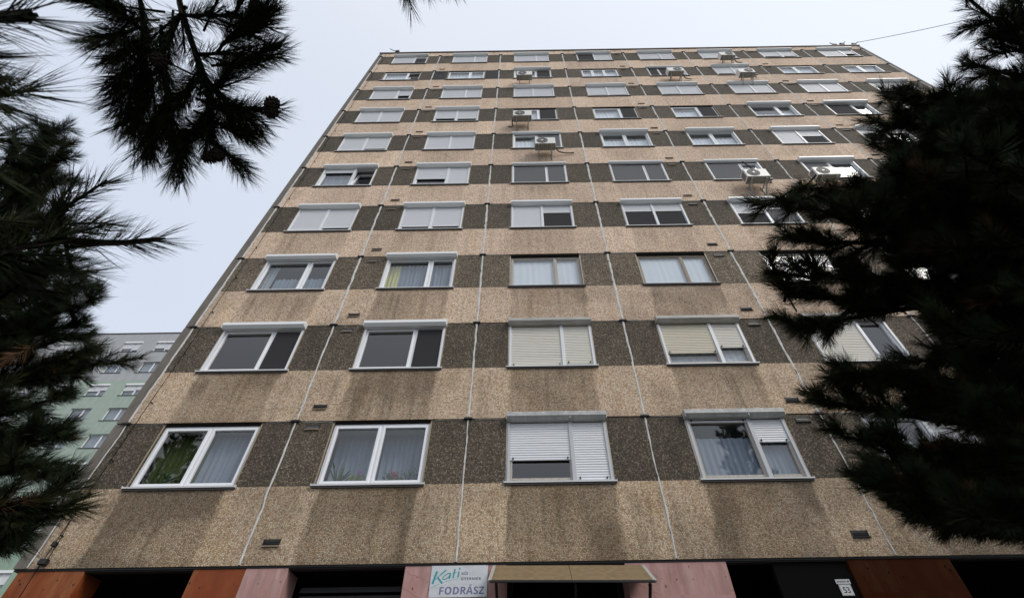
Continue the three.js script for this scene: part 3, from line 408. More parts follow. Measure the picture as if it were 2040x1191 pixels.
airConditioner('white outdoor unit at left corner of an open window, hose looping left', 1024, 1057.4, 229.5, 0, [[0, 0.3, 0.3], [-0.05, 0.15, 0.12], [-0.03, -0.05, 0.06], [-0.22, -0.12, 0.05]]);
airConditioner('white outdoor unit before a window with a shutter box, left one of the ninth storey', 1029, 1060.5, 148.5, 0);
airConditioner('white outdoor unit below the three pane window, middle one of the ninth storey', 1335.6, 1360.7, 140.5, 1, [[0.8, 0.1, 0.3], [0.95, 0.05, 0.12], [1.3, 0.05, 0.05]]);
airConditioner('white outdoor unit with hose rising to the right, right one of the ninth storey', 1476.6, 1506, 143.2, 1, [[0.8, 0.3, 0.3], [0.95, 0.3, 0.2], [1.15, 0.5, 0.06]]);
airConditioner('white outdoor unit on the topmost storey just below the roof edge', 1436, 1468.5, 109, 1, [[0.8, 0.1, 0.3], [0.95, 0.06, 0.12], [1.3, 0.06, 0.05]]);

// ---------------------------------------------------------------- cable down the facade, roof fittings, wire
{
  const g = thing('down_cable', 'thin black cable running down the left edge of the facade', 'cable'), x = XS[0] + 0.24;
  const pts = []; for (let y = ROOF; y > Y0 + 0.3; y -= 1.4) pts.push(V(x + rnd(-0.025, 0.025), y, 0.06)); pts.push(V(x, Y0 + 0.1, 0.07), V(x - 0.02, Y0 - 0.6, 0.03), V(x - 0.05, Y0 - 2.5, 0.03)); obj('wire', tube(pts, 0.006, 0.006, 5, 3), M.cable, g);
  for (let r = 0; r < 10; r++) for (const q of [0.5, 1.9]) obj('clip', box(x - 0.009, YS[r] + q, 0.001, x + 0.009, YS[r] + q + 0.02, 0.062), M.iron, g);
  obj('junction', rbox(x - 0.06, Y0 + 0.06, 0.01, x + 0.07, Y0 + 0.15, 0.09, 0.01), M.black, g); obj('junction', rbox(x - 0.03, Y0 + 0.34, 0.02, x + 0.03, Y0 + 0.42, 0.1, 0.01), M.black, g); obj('loop', tube([V(x, Y0 + 0.75, 0.06), V(x + 0.05, Y0 + 0.5, 0.08), V(x + 0.07, Y0 + 0.1, 0.07)], 0.006, 0.006, 5, 5), M.cable, g);
}
function roofFitting(x, label, lean, h) {
  const g = thing('roof_fitting', label, 'antenna', [x, ROOF + 0.05, -0.05]);
  obj('post', tube([V(0, -0.02, 0), V(0.0, h * 0.6, 0.02)], 0.05, 0.04, 6, 1), M.black, g); obj('arm', tube([V(0, h * 0.5, 0.02), V(lean, h, 0.12)], 0.025, 0.02, 6, 1), M.black, g); obj('head', rbox(-0.11, h * 0.3, -0.08, 0.11, h * 0.75, 0.1, 0.02), M.black, g);
}
roofFitting(XS[0] + 0.75, 'small black fitting leaning left on the roof, at its left corner', -0.5, 0.62); roofFitting(XS[8] - 1.1, 'small black fitting on the roof, left one at the right corner', -0.25, 0.4); roofFitting(XS[8] - 0.6, 'small black fitting on the roof, middle one at the right corner', 0.3, 0.6); roofFitting(XS[8] + 0.1, 'small black fitting on the roof holding the overhead wire', 0.35, 0.5);
{ const a = V(XS[8] + 0.42, ROOF + 0.5, 0.05), b = at(2120, -8, 34); const p = []; for (let k = 0; k <= 8; k++) { const t = k / 8, q = a.clone().lerp(b, t); q.y -= 0.9 * 4 * t * (1 - t) * 0.3; p.push(q); } const w = obj('overhead_wire', tube(p, 0.014, 0.014, 5, 2), M.cable); w.userData = { label: 'thin overhead wire from the roof corner out to the right', category: 'wire' }; }

// ---------------------------------------------------------------- things in the windows
function leafGeo(l, w) { const s = new THREE.SphereGeometry(1, 6, 4); s.scale(w, l / 2, w * 0.12); s.translate(0, l / 2, 0); return s; }
function plant(label, x, y, z, kind) {
  const g = thing('potted_plant', label, 'plant', [x, y, z], 'plants on the first floor sills'), L = [], F = [];
  const pot = new THREE.LatheGeometry([[0, 0], [0.05, 0], [0.068, 0.11], [0.075, 0.11], [0.075, 0.125], [0.06, 0.125], [0.055, 0.1], [0, 0.1]].map(([a, b]) => new THREE.Vector2(a, b)), 16); obj('pot', pot, std(0.3, 0.12, 0.06, 0.8), g);
  const put = (geo, px, py, pz, rx, ry, arr) => { geo.rotateX(rx); geo.rotateY(ry); geo.translate(px, py, pz); arr.push(geo); };
  if (kind === 'spiky') for (let k = 0; k < 13; k++) put(leafGeo(rnd(0.22, 0.48), 0.022), 0, 0.1, 0, rnd(0.15, 0.95), rnd(6.28), L);
  else for (let k = 0; k < 70; k++) { const a = rnd(6.28), r = rnd(0.02, kind === 'bush' ? 0.26 : 0.15), hh = rnd(0.1, kind === 'bush' ? 0.34 : 0.26); put(leafGeo(rnd(0.05, 0.09), 0.024), Math.cos(a) * r, hh, Math.sin(a) * r * 0.4, rnd(-1, 1.2), rnd(6.28), L); }
  obj('leaves', merge(L), kind === 'orchid' ? std(0.22, 0.3, 0.05, 0.6) : std(0.05, 0.1, 0.03, 0.6), g, { kind: 'stuff' });
  if (kind === 'orchid' || kind === 'red') { for (let k = 0; k < (kind === 'red' ? 7 : 5); k++) { const fx = kind === 'red' ? rnd(-0.14, 0.14) : rnd(0.02, 0.1), fy = kind === 'red' ? rnd(0.2, 0.34) : rnd(0.28, 0.36); for (let p = 0; p < 6; p++) { const f = new THREE.SphereGeometry(0.022, 6, 4); f.scale(0.5, 0.5, 0.35); f.translate(fx + 0.024 * Math.cos(p * 1.05), fy + 0.024 * Math.sin(p * 1.05), 0.06 + rnd(-0.02, 0.02)); F.push(f); } } obj('blossoms', merge(F), kind === 'red' ? std(0.34, 0.025, 0.08, 0.7) : std(0.36, 0.12, 0.38, 0.7), g); }
  return g;
}
const wy = YS[0] + SILL + 0.03;
plant('spiky green houseplant at left of the window with sheer curtains', XS[1] + WL + 0.3, wy, -0.24, 'spiky'); plant('pale green orchid with violet blossoms behind the window glass', XS[1] + WL + 0.68, wy, -0.23, 'orchid'); plant('houseplant with red blossoms behind the right pane', XS[1] + WL + 1.35, wy, -0.23, 'red'); plant('dark leafy houseplant in the right corner of the curtained window', XS[1] + WL + 1.72, wy, -0.24, 'bush'); plant('bushy green houseplant at the foot of green drapes', XS[0] + WL + 0.5, wy, -0.23, 'bush');
{ const p = onPlane(1811, 895, -0.03), g = new THREE.TorusGeometry(0.13, 0.045, 10, 40), q = g.attributes.position; for (let i = 0; i < q.count; i++) { const k = 1 + 0.14 * (hash(i, 3) - 0.5) + 0.12 * Math.sin(Math.atan2(q.getY(i), q.getX(i)) * 9); q.setXYZ(i, q.getX(i) * k, q.getY(i) * k, q.getZ(i) * k); } g.computeVertexNormals(); const w = obj('wreath', g, std(0.6, 0.68, 0.68, 0.9)); w.position.copy(p); w.userData = { label: 'pale round wreath hanging in a dark window behind pine twigs', category: 'wreath' }; }

// ---------------------------------------------------------------- neighbouring block on the left
{
  const zN = -30, nb = thing('apartment_building', 'pale green and grey insulated block behind at the left', 'building', [0, 0, zN]), bay = 3.6, st = 2.88, cx0 = -31.2, topY = 32.25 + Y0, xr = -27.6, xl = cx0 - bay * 6.5, roofY = topY + 1.95, winW = 2.0, winH = 1.4;
  const bands = [[topY - st * 1.5 - 0.3, roofY, std(0.47, 0.48, 0.49, 0.9, { map: soft })], [topY - st * 5.5 - 0.35, topY - st * 1.5 - 0.3, std(0.4, 0.49, 0.42, 0.9, { map: soft })], [0.1, topY - st * 5.5 - 0.35, std(0.32, 0.44, 0.34, 0.9, { map: soft })]];
  bands.forEach(([y0, y1, mat], b) => {
    const s = new THREE.Shape([[xl, y0], [xr, y0], [xr, y1], [xl, y1]].map((p) => new THREE.Vector2(...p)));
    for (let k = 0; k < 11; k++) for (let c = 0; c < 7; c++) { const x = cx0 - bay * c, y = topY - st * k; if (y - winH / 2 > y0 && y + winH / 2 < y1) s.holes.push(new THREE.Path([[x - winW / 2, y - winH / 2], [x - winW / 2, y + winH / 2], [x + winW / 2, y + winH / 2], [x + winW / 2, y - winH / 2]].map((p) => new THREE.Vector2(...p)))); }
    const g = new THREE.ExtrudeGeometry(s, { depth: 0.3, bevelEnabled: false }); g.translate(0, 0, -0.3); const uv = g.attributes.uv; for (let i = 0; i < uv.count; i++) uv.setXY(i, uv.getX(i) * 0.18, uv.getY(i) * 0.18); obj('wall', g, mat, nb);
  });
  obj('gable_wall', box(xr - 0.3, 0.1, -12, xr, roofY, -0.302), bands[1][2], nb); obj('rear_wall', box(xl, 0.1, -12, xr - 0.3, roofY - 0.003, -11.7), bands[0][2], nb); obj('gable_wall', box(xl, 0.1, -11.69, xl + 0.3, roofY - 0.002, -0.302), bands[1][2], nb);
  obj('roof', box(xl - 0.1, roofY, -12, xr + 0.1, roofY + 0.07, 0.08), M.flashing, nb); obj('band_strip', box(xl, bands[1][0] - 0.03, 0.001, xr, bands[1][0] + 0.03, 0.03), M.pvc, nb); obj('room_backing', box(xl + 0.31, 1, -1.2, xr - 0.31, roofY - 0.4, -1.0), M.roomDark, nb);
  for (let k = 0; k < 11; k++) { obj('floor_slab', box(xl + 0.31, topY - st * k - 1.5, -1, xr - 0.31, topY - st * k - 1.3, -0.301), M.room, nb); }
  const shut = [[0.6, 0.8], [1, 0.7], [0.45, 0.6], [0, 0], [0.5, 0.5], [0, 0], [0, 0], [0, 0.35], [0.55, 0.6], [0.5, 0.5]];
  const nfr = merge([box(0, 0, -0.2, 0.07, winH, -0.13), box(winW - 0.07, 0, -0.2, winW, winH, -0.13), box(0.07, 0, -0.2, winW - 0.07, 0.07, -0.131), box(0.07, winH - 0.07, -0.2, winW - 0.07, winH, -0.131), box(winW * 0.58, 0.07, -0.2, winW * 0.58 + 0.12, winH - 0.07, -0.129)]), nsill = box(-0.06, -0.05, -0.1, winW + 0.06, -0.005, 0.06), npane = [box(0.07, 0.07, -0.17, winW * 0.58, winH - 0.07, -0.165), box(winW * 0.58 + 0.12, 0.07, -0.17, winW - 0.07, winH - 0.07, -0.165)], nbox = box(0.0, winH - 0.16, -0.12, winW, winH + 0.03, 0.035);
  for (let k = 0; k < 11; k++) for (let c = 0; c < 7; c++) {
    const w = sub('window', nb, [cx0 - bay * c - winW / 2, topY - st * k - winH / 2, 0]), q = c + k * 2 === 1 ? shut[0] : k === 0 ? shut[c % 3 === 1 ? 1 : 0] : k === 2 ? [0.5, 0.45] : k === 3 || k === 4 || k === 1 ? [0, 0] : k === 5 ? [0, 0.4] : k === 6 ? [0.6, 0.65] : shut[(c * 3 + k) % shut.length];
    obj('frame', nfr, M.pvc, w); obj('sill', nsill, M.sillDark, w); npane.forEach((g) => obj('pane', g, M.glass, w)); obj('curtain', memo('ncur', () => curtainGeo(winW - 0.1, winH, 9, 0.03)), hash(c, k) > 0.3 ? M.greyDrape : M.netCurtain, w).position.set(winW / 2, winH / 2, -0.34);
    if (q[0] + q[1] > 0) { obj('shutter_box', nbox, M.boxWhite, w); q.forEach((f, s) => { if (f) obj('shutter', memo('ns' + s + f, () => shutterGeo(s ? winW * 0.42 - 0.16 : winW * 0.58 - 0.08, Math.round((winH - 0.2) * f / PITCH))), M.slatWhite, w).position.set(s ? winW * 0.58 + 0.1 : 0.07, winH - 0.15, -0.11); }); }
  }
  const p = onPlane(127, 951, zN + 0.4), ac = thing('air_conditioner', 'round fan outdoor unit on the pale green block at the left', 'air conditioner', [p.x - 0.4, p.y - 0.1, zN], 'outdoor units on the facade');
  obj('casing', rbox(0, 0, 0.1, 0.8, 0.55, 0.4, 0.02), M.acWhite, ac); const fd = new THREE.CylinderGeometry(0.21, 0.21, 0.02, 24); fd.rotateX(Math.PI / 2); fd.translate(0.28, 0.28, 0.405); obj('fan_grille', fd, M.acDark, ac); obj('bracket', merge([box(0.1, -0.05, 0.003, 0.14, -0.005, 0.38), box(0.66, -0.05, 0.003, 0.7, -0.005, 0.38)]), M.galv, ac);
}

// ---------------------------------------------------------------- pines
function shootGeo(n, len, needle, r, salt) {                // one year's shoot: a stem along +y and paired needles round it
  let s = salt; const q = (a, b) => { s = (Math.imul(s, 1664525) + 1013904223) >>> 0; return a + s / 4294967296 * (b - a); };
  const P = [], N = [], up = V(0, 1, 0), side = V(), bi = V(), d = V();
  for (let i = 0; i < n; i++) {
    const t = Math.pow(q(0, 1), 0.75), y = len * t, a = q(0, 6.283), sp = q(0.85, 1.15) * (1.12 - 0.75 * t), l = needle * q(0.75, 1.1) * (t < 0.15 ? 0.8 : 1);
    for (const pair of [-1, 1]) {
      const b = a + pair * q(0.02, 0.1), e = sp + pair * q(0.0, 0.07); d.set(Math.sin(e) * Math.cos(b), Math.cos(e), Math.sin(e) * Math.sin(b)); side.crossVectors(d, up).normalize(); bi.crossVectors(d, side);
      const bend = q(-0.22, 0.2), o = V(0.004 * Math.cos(b), y, 0.004 * Math.sin(b)), m = o.clone().addScaledVector(d, l * 0.5), tip = o.clone().addScaledVector(d, l).addScaledVector(up, l * bend); m.addScaledVector(up, l * bend * 0.18);
      const A = [0, 1, 2].map((k) => { const w = k * 2.094; return side.clone().multiplyScalar(Math.cos(w)).addScaledVector(bi, Math.sin(w)); });
      for (let k = 0; k < 3; k++) {
        const u = A[k], v = A[(k + 1) % 3], p0 = o.clone().addScaledVector(u, r), p1 = o.clone().addScaledVector(v, r), q0 = m.clone().addScaledVector(u, r), q1 = m.clone().addScaledVector(v, r);
        for (const [pt, nn] of [[p0, u], [p1, v], [q1, v], [p0, u], [q1, v], [q0, u], [q0, u], [q1, v], [tip, u]]) { P.push(pt.x, pt.y, pt.z); N.push(nn.x, nn.y, nn.z); }
      }
    }
  }
  const g = new THREE.BufferGeometry(); g.setAttribute('position', new THREE.Float32BufferAttribute(P, 3)); g.setAttribute('normal', new THREE.Float32BufferAttribute(N, 3));
  const st = tube([V(0, -0.02, 0), V(0, len * 0.5, 0), V(0, len * 1.02, 0)], 0.005, 0.003, 5, 2).toNonIndexed(); st.deleteAttribute('uv'); return mergeGeometries([g, st]);
}
const NEAR = [1, 2, 3].map((k) => shootGeo(60, 0.17, 0.09, 0.0007, k * 991)), FAR = [4, 5, 6].map((k) => shootGeo(64, 0.16, 0.112, 0.00085, k * 991));
const coneGeo = (() => { const L = [new THREE.SphereGeometry(0.024, 10, 8).scale(1, 1.5, 1)]; for (let k = 0; k < 46; k++) { const t = k / 46, y = 0.036 - 0.075 * t, r = 0.029 * Math.sin(Math.PI * (0.12 + 0.8 * t)), a = k * 2.39996, s = new THREE.SphereGeometry(0.0085, 5, 4); s.scale(1.1, 0.6, 1.2); s.translate(r * Math.cos(a), y, r * Math.sin(a)); L.push(s); } return merge(L); })();
const YUP = V(0, 1, 0), tint = new THREE.Color();
function randDir(axis, ang) { const s = V(rnd(-1, 1), rnd(-1, 1), rnd(-1, 1)); s.addScaledVector(axis, -s.dot(axis)).normalize(); return axis.clone().multiplyScalar(Math.cos(ang)).addScaledVector(s, Math.sin(ang)); }
function pine(label, trunkPts, r0, r1, shoots, group) {
  const base = trunkPts[0], t = thing('pine_tree', label, 'tree', [base.x, base.y, base.z], group), rel = (v) => v.clone().sub(base), inst = shoots.map(() => []);
  obj('trunk', tube(trunkPts.map(rel), r0, r1, 12, 4), M.bark, t);
  const tuft = (p, dir, sc) => { const d = dir.clone().normalize(), m = new THREE.Matrix4().compose(rel(p), new THREE.Quaternion().setFromUnitVectors(YUP, d).multiply(new THREE.Quaternion().setFromAxisAngle(YUP, rnd(6.28))), V(sc, sc * rnd(0.9, 1.15), sc)); inst[rnd(shoots.length) | 0].push(m); };
  const api = {
    t, tuft, rel,
    limb(pts, ra, rb, o = {}) {                             // a limb with twigs that end in tufts
      const G = [tube(pts.map(rel), ra, rb, 7, 5)], c = new THREE.CatmullRomCurve3(pts), n = o.twigs ?? 10, [la, lb] = o.len ?? [0.25, 0.5], sc = o.scale ?? 1, up = o.up ?? 0.25;
      for (let k = 0; k < n; k++) {
        const u = (o.from ?? 0.25) + (1 - (o.from ?? 0.25)) * (k + rnd()) / n, p = c.getPoint(u), tan = c.getTangent(u), l = rnd(la, lb) * (1.2 - 0.75 * u), d = randDir(tan, rnd(0.5, 1.05)); d.y += up * rnd(0.3, 1); d.normalize();
        const e = p.clone().addScaledVector(d, l).add(V(0, up * 0.25 * l, 0)), mid = p.clone().addScaledVector(d, l * 0.5); G.push(tube([p, mid, e].map(rel), 0.009 * sc, 0.005 * sc, 5, 2));
        tuft(e.clone().addScaledVector(d, -0.17 * sc), d, sc); for (let m = 0; m < (o.side ?? 3); m++) { const q = randDir(d, rnd(0.4, 0.9)).add(V(0, up, 0)).normalize(); tuft(p.clone().lerp(e, rnd(0.2, 0.8)).addScaledVector(q, -0.04), q, sc * rnd(0.7, 0.95)); }
      }
      const u = c.getTangent(1), TL = c.getLength(); tuft(pts[pts.length - 1].clone().addScaledVector(u, -0.16 * sc), u, sc); if (o.along) for (let k = 0; k < o.along; k++) { const w = clamp(1 - (o.alongLen ?? 0.6) * rnd() - 0.17 * sc / TL), p = c.getPointAt(w); tuft(p, c.getTangentAt(w).add(V(rnd(-0.2, 0.2), rnd(-0.2, 0.2), rnd(-0.2, 0.2))), sc); }
      obj('limb', merge(G), M.bark, t);
    },
    cone(p, dir) { const m = obj('pine_cone', coneGeo, M.cone, t); m.position.copy(rel(p)); m.quaternion.setFromUnitVectors(YUP, dir.clone().normalize()); m.scale.setScalar(0.85); },
    done() { inst.forEach((list, k) => { if (!list.length) return; const im = new THREE.InstancedMesh(shoots[k], M.needle, list.length); im.name = 'needles'; list.forEach((m, i) => { im.setMatrixAt(i, m); const h = hash(i, k * 13 + list.length), f = 0.55 + 1.0 * hash(i, k + 77); im.setColorAt(i, h > 0.985 ? tint.setRGB(0.09, 0.045, 0.018) : tint.setRGB((0.013 + 0.012 * h) * f, 0.026 * f, 0.009 * f)); }); im.castShadow = im.receiveShadow = true; im.userData.kind = 'stuff'; t.add(im); }); },
  };
  return api;
}
{ // right pine: trunk outside the frame, its left half of crown in view
  const base = V(14, 0, 6.6), T = pine('dark dense pine filling the right side of the view', [base, V(14.05, 2.2, 6.6), V(13.95, 4.5, 6.65), V(14, 7.4, 6.6)], 0.17, 0.04, FAR), trunkAt = (y) => V(14, y, 6.6);
  const tips = [[1545, 395, 3.3], [1575, 378, 3.5], [1690, 400, 3.5], [1520, 545, 3.3], [1575, 480, 3.4], [1560, 590, 3.4], [1565, 655, 3.3], [1720, 560, 3.5], [1700, 440, 3.5], [1760, 300, 4.2], [1752, 250, 4.3], [1778, 190, 4.4], [1860, 190, 4.5], [1935, 240, 4.3], [1940, 128, 4.6], [1990, 85, 4.6], [1925, -8, 4.4], [2000, 20, 4.6], [1610, 800, 3.4], [1650, 745, 3.4], [1720, 760, 3.6], [1660, 870, 3.3], [1715, 925, 3.4], [1690, 965, 3.2], [1770, 985, 3.3], [1830, 985, 3.3], [1920, 1030, 3.2], [1985, 1040, 3.3], [1880, 800, 3.5], [1850, 640, 3.5], [1800, 480, 3.8], [1880, 420, 3.9], [1960, 560, 3.6], [1960, 760, 3.5], [1960, 930, 3.4], [1960, 330, 4.0], [2020, 180, 4.2], [1790, 380, 4.0], [1830, 720, 3.8], [1900, 900, 3.5], [1900, 520, 4.2], [1840, 300, 4.4]];
  for (let k = 0; k < 64; k++) { const y = rnd(190, 1030), x0 = y < 330 ? 1850 : y < 560 ? 1760 : y < 770 ? 1880 : y < 840 ? 1820 : y < 955 ? 1930 : 1800; tips.push([rnd(x0, 2060), y, rnd(3.3, 4.6)]); }
  for (const [x, y, d] of tips) {
    const tip = at(x < 1780 ? x + (y < 680 ? 8 : 24) : x, y, d), s = trunkAt(clamp(tip.y - rnd(-0.1, 0.7), 0.8, 7.2)), m1 = s.clone().lerp(tip, 0.4).add(V(rnd(-0.1, 0.1), rnd(-0.25, 0.05), rnd(-0.2, 0.2))), m2 = s.clone().lerp(tip, 0.75).add(V(rnd(-0.08, 0.08), rnd(-0.2, 0.1), rnd(-0.12, 0.12)));
    T.limb([s, m1, m2, tip], 0.04, 0.008, { twigs: y < 135 ? 4 : x > 1830 ? 18 : 17, from: y < 135 ? 0.8 : x > 1830 ? 0.35 : 0.55, side: 4, len: [0.12, 0.3], up: 0.35, along: 3, alongLen: 0.12 });
  }
  for (let k = 0; k < 30; k++) { const y = rnd(1.6, 5), a = rnd(6.283), l = (2.7 - 0.2 * y) * rnd(0.7, 1.1), s = trunkAt(y), tip = s.clone().add(V(Math.cos(a) * l, 0.25, Math.sin(a) * l)); if (tip.x < 13 && tip.z > 4.8) continue; T.limb([s, s.clone().lerp(tip, 0.5).add(V(0, -0.12, 0)), tip], 0.04, 0.009, { twigs: 12, from: 0.3, side: 3, len: [0.3, 0.6], up: 0.35 }); }
  T.done();
}
{ // pines in the yard outside the frame: two stand in the window reflections, two are added to shade the right end
  const base = V(-6.4, 0, 9.6), T = pine('tall pine across the yard, mirrored in the lowest left window', [base, V(-6.35, 4, 9.6), V(-6.45, 8, 9.55), V(-6.4, 12.6, 9.6)], 0.2, 0.03, FAR);
  for (let k = 0; k < 84; k++) { const y = 2.2 + 10 * (k + rnd()) / 84, a = k * 2.4 + rnd(0.6), l = (3.1 - 0.22 * y) * rnd(0.75, 1.1), s = V(-6.4, y, 9.6), tip = s.clone().add(V(Math.cos(a) * l, 0.3 + 0.05 * y, Math.sin(a) * l)); T.limb([s, s.clone().lerp(tip, 0.55).add(V(0, -0.14, 0)), tip], 0.04, 0.009, { twigs: 13, from: 0.25, side: 4, len: [0.3, 0.6], up: 0.3 }); }
  T.done();
  for (const [x, z, sc, turn, label] of [[17.4, 9.9, 1.02, 1.1, 'tall pine across the yard, mirrored in the lowest window with the short net curtain'], [19.2, 5.2, 0.95, 4.0, 'unseen pine added to shade the right end of the facade, first one beyond the dark pine'], [23.4, 6.2, 1.05, 5.2, 'unseen pine added to shade the right end of the facade, farthest one to the right']]) {
    const q = T.t.clone(); q.name = numbered('pine_tree'); q.userData = { label, category: 'tree' }; q.position.set(x, 0, z); q.rotation.y = turn; q.scale.setScalar(sc); scene.add(q);
  }
}
{ // left pine at middle distance
  const base = V(2.3, 0, 5.4), T = pine('dark bushy pine at the left edge before the green block', [base, V(2.3, 3, 5.4), V(2.35, 6.6, 5.4)], 0.15, 0.03, FAR), trunkAt = (y) => V(2.3, y, 5.4);
  const tips = [[135, 255, 6.2], [148, 300, 6.0], [120, 275, 6.0], [152, 352, 5.8], [110, 330, 6.0], [60, 290, 6.2], [60, 380, 5.8], [120, 430, 5.6], [70, 470, 5.5], [215, 597, 4.8], [190, 560, 5.0], [150, 600, 5.0], [185, 642, 4.9], [120, 540, 5.0], [242, 724, 4.6], [200, 705, 4.7], [165, 670, 4.8], [150, 745, 4.7], [150, 790, 4.6], [154, 866, 4.3], [125, 860, 4.4], [118, 945, 4.2], [80, 930, 4.2], [75, 1005, 4.1], [80, 1060, 4.0], [40, 1085, 4.0], [30, 1000, 4.1], [30, 800, 4.6], [30, 700, 4.8], [20, 600, 5.0], [40, 540, 5.2], [100, 640, 4.9]];
  for (const [x, y, d] of tips) { const tip = at(x - 26, y, d), s = trunkAt(clamp(tip.y - rnd(-0.1, 0.5), 0.8, 6.4)), m1 = s.clone().lerp(tip, 0.5).add(V(rnd(-0.1, 0.1), rnd(-0.2, 0), rnd(-0.1, 0.1))), m2 = s.clone().lerp(tip, 0.8).add(V(0, rnd(-0.12, 0.06), 0)); T.limb([s, m1, m2, tip], 0.035, 0.008, { twigs: 9, from: 0.5, side: 3, len: [0.14, 0.32], up: 0.3, along: 3, alongLen: 0.2 }); }
  const dry = new THREE.Mesh(FAR[0], M.needleDry); dry.name = 'dry_tuft'; dry.userData.label = 'brown withered tuft of needles'; dry.position.copy(T.rel(at(62, 690, 4.0))); dry.quaternion.setFromUnitVectors(YUP, ray(10, 715).sub(ray(62, 690)).normalize()); dry.scale.setScalar(0.75); T.t.add(dry);
  T.done();
}
{ // near pine: trunk behind the camera at the left, its branches hang into the view
  const base = V(5.9, 0, 9.9), T = pine('near pine whose needle branches with cones hang in at upper left', [base, V(5.95, 2.2, 9.85), V(6.0, 4.5, 9.8), V(5.95, 7.5, 9.8)], 0.16, 0.05, NEAR), S = (y) => V(5.97, y, 9.82);
  const P = (...a) => a.map(([x, y, d]) => at(x, y, d));
  // left pointing branch
  T.limb([S(2.2), ...P([-120, 500, 1.6], [110, 480, 1.55], [230, 484, 1.55], [318, 476, 1.55])], 0.02, 0.006, { twigs: 0, along: 5, alongLen: 0.1 });
  T.limb([S(2.3), ...P([-120, 440, 1.7], [60, 450, 1.65], [135, 415, 1.65])], 0.015, 0.005, { twigs: 3, from: 0.7, side: 1, len: [0.05, 0.1], up: 0.1, along: 3, alongLen: 0.1 });
  T.limb([S(2.2), ...P([-120, 560, 1.75], [20, 545, 1.7], [95, 535, 1.7])], 0.015, 0.005, { twigs: 3, from: 0.7, side: 1, len: [0.05, 0.1], up: 0.0, along: 3, alongLen: 0.12 });
  // hanging branch
  const stem = P([330, -150, 2.70], [356, 0, 2.63], [380, 80, 2.58], [402, 140, 2.56], [420, 190, 2.56]);
  T.limb([S(3.6), ...stem], 0.022, 0.01, { twigs: 0, along: 4, alongLen: 0.1 });
  const twig = (pts, n, len = 0.5) => T.limb(P(...pts), 0.008, 0.004, { twigs: 0, along: n, alongLen: len });
  twig([[402, 145, 2.56], [440, 190, 2.53], [470, 215, 2.50], [545, 214, 2.44]], 8, 0.55); twig([[470, 215, 2.50], [510, 213, 2.48]], 2);
  twig([[395, 108, 2.56], [430, 105, 2.56], [450, 80, 2.56], [500, 70, 2.56], [540, 90, 2.56]], 7, 0.5); twig([[450, 85, 2.56], [485, 60, 2.56], [505, 30, 2.56], [540, 12, 2.56]], 7, 0.6); twig([[500, 70, 2.56], [520, 50, 2.56], [545, 60, 2.56]], 3);
  twig([[368, 30, 2.60], [400, 32, 2.60], [425, 15, 2.60], [440, -20, 2.60]], 4); twig([[365, 20, 2.63], [340, 60, 2.63], [335, 110, 2.60]], 4, 0.7);
  twig([[275, -30, 2.70], [283, 60, 2.67], [292, 140, 2.64], [305, 190, 2.61], [310, 240, 2.58]], 9, 0.8); twig([[283, 60, 2.67], [255, 40, 2.64], [232, 40, 2.61]], 5, 0.8); twig([[285, 80, 2.67], [260, 100, 2.64], [240, 120, 2.63]], 5, 0.8); twig([[295, 150, 2.64], [275, 170, 2.63], [262, 180, 2.63]], 5, 0.8); twig([[300, 170, 2.64], [280, 205, 2.63], [268, 222, 2.63]], 5, 0.8);
  twig([[320, 60, 2.61], [325, 140, 2.60], [330, 200, 2.58], [325, 255, 2.56]], 8, 0.7); twig([[420, 190, 2.56], [415, 240, 2.56], [425, 290, 2.53], [440, 305, 2.53]], 8, 0.7); twig([[415, 230, 2.56], [385, 260, 2.56], [365, 275, 2.56]], 7, 0.8); twig([[420, 240, 2.56], [455, 255, 2.54], [475, 265, 2.53]], 7, 0.8); twig([[330, 200, 2.58], [310, 240, 2.58], [300, 262, 2.58]], 6, 0.8);
  twig([[400, 150, 2.56], [370, 180, 2.56], [350, 215, 2.56]], 6, 0.8); twig([[420, 180, 2.56], [450, 160, 2.54], [470, 150, 2.53]], 5, 0.8); twig([[330, 120, 2.60], [305, 110, 2.63], [285, 100, 2.64]], 4, 0.8); twig([[400, 200, 2.56], [440, 215, 2.54], [465, 235, 2.53]], 5, 0.8); twig([[335, 215, 2.56], [345, 260, 2.56], [352, 285, 2.56]], 6, 0.8); twig([[250, 20, 2.67], [225, 10, 2.64], [210, 8, 2.64]], 5, 0.9); twig([[470, 20, 2.58], [490, -20, 2.58]], 3); twig([[430, 285, 2.53], [450, 305, 2.51], [462, 312, 2.51]], 4, 0.9);
  twig([[262, 60, 2.65], [232, 72, 2.62], [218, 90, 2.6]], 5, 0.8); twig([[280, 120, 2.65], [248, 150, 2.63], [236, 165, 2.6]], 5, 0.8); twig([[300, 190, 2.62], [268, 235, 2.6], [258, 262, 2.6]], 6, 0.8); twig([[310, 240, 2.6], [300, 285, 2.58], [305, 300, 2.56]], 5, 0.8); twig([[365, 275, 2.56], [360, 300, 2.55], [372, 318, 2.54]], 5, 0.8); twig([[480, 120, 2.55], [520, 110, 2.52], [545, 118, 2.5]], 5, 0.7); twig([[430, 130, 2.56], [460, 125, 2.55], [480, 130, 2.54]], 4, 0.8);
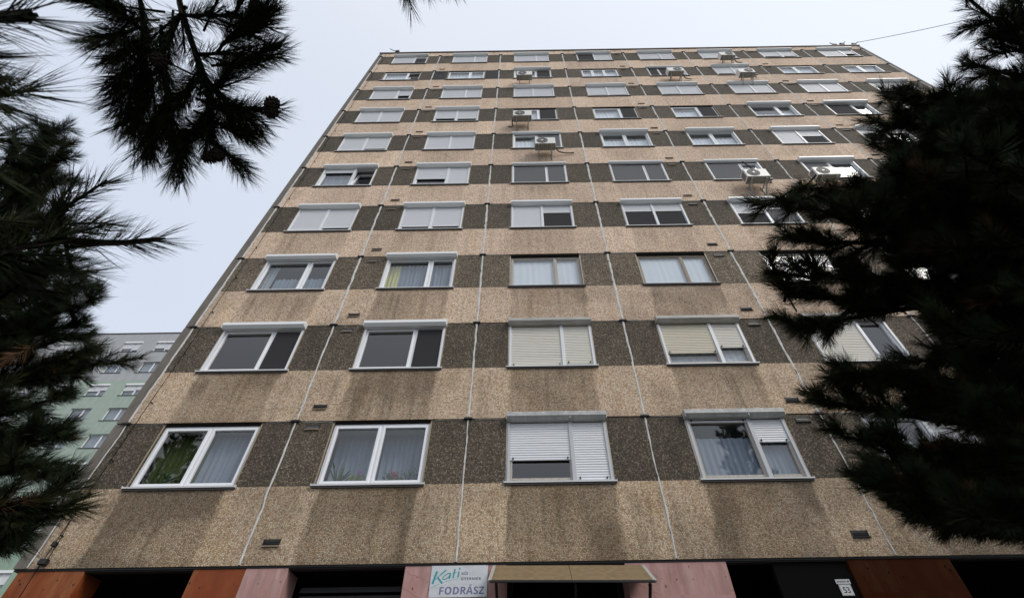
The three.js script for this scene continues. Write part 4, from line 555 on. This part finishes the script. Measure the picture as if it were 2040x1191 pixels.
  T.cone(at(316, 121, 2.56), V(0.2, -1, 0.1)); T.cone(at(541, 206, 2.44), V(0.3, 0.8, 0)); T.cone(at(540, 222, 2.44), V(0.2, -1, 0)); T.cone(at(418, 312, 2.51), V(-0.5, -0.6, 0)); T.cone(at(432, 308, 2.51), V(0.5, -0.6, 0.3)); T.cone(at(510, 14, 2.56), V(0.3, 1, 0));
  // out of focus branch close to the lens
  T.limb([S(2.3), ...P([-260, 70, 0.85], [-150, 50, 0.8], [-40, 38, 0.78], [62, 30, 0.76])], 0.012, 0.006, { twigs: 0, along: 5, alongLen: 0.05, scale: 0.75 });
  T.limb([S(2.1), ...P([-260, 250, 1.0], [-160, 210, 0.95], [-60, 190, 0.92], [22, 184, 0.92])], 0.012, 0.006, { twigs: 0, along: 4, alongLen: 0.05, scale: 0.72 });
  // overhead tips
  T.limb([S(4.4), ...P([700, -420, 2.9], [790, -120, 2.8], [812, -12, 2.75], [816, 4, 2.75])], 0.012, 0.005, { twigs: 0, along: 6, alongLen: 0.06 }); T.limb([S(4.6), ...P([850, -400, 3.0], [870, -120, 2.9], [905, -30, 2.85], [912, -22, 2.85])], 0.012, 0.005, { twigs: 0, along: 6, alongLen: 0.06 }); T.limb([S(4.4), ...P([700, -420, 2.9], [800, -100, 2.85], [850, -20, 2.85])], 0.012, 0.005, { twigs: 0, along: 4, alongLen: 0.06 });
  // low branch at lower left
  T.limb([S(1.9), ...P([-160, 1020, 2.4], [40, 1015, 2.3], [110, 1016, 2.3], [150, 1000, 2.3], [178, 985, 2.3])], 0.014, 0.005, { twigs: 0, along: 6, alongLen: 0.07, scale: 0.85 }); T.limb(P([60, 1015, 2.3], [100, 985, 2.3], [145, 975, 2.3]), 0.007, 0.004, { twigs: 0, along: 5, alongLen: 0.5, scale: 0.85 }); T.limb(P([-60, 1020, 2.4], [20, 1040, 2.4], [50, 1030, 2.4]), 0.008, 0.004, { twigs: 3, len: [0.08, 0.15], side: 2, along: 4, scale: 0.85 });
  T.done();
}

const renderer = new THREE.WebGLRenderer({ antialias: true });
renderer.toneMapping = THREE.LinearToneMapping; renderer.toneMappingExposure = EXPOSURE; renderer.shadowMap.enabled = true;
renderer.render(scene, camera);
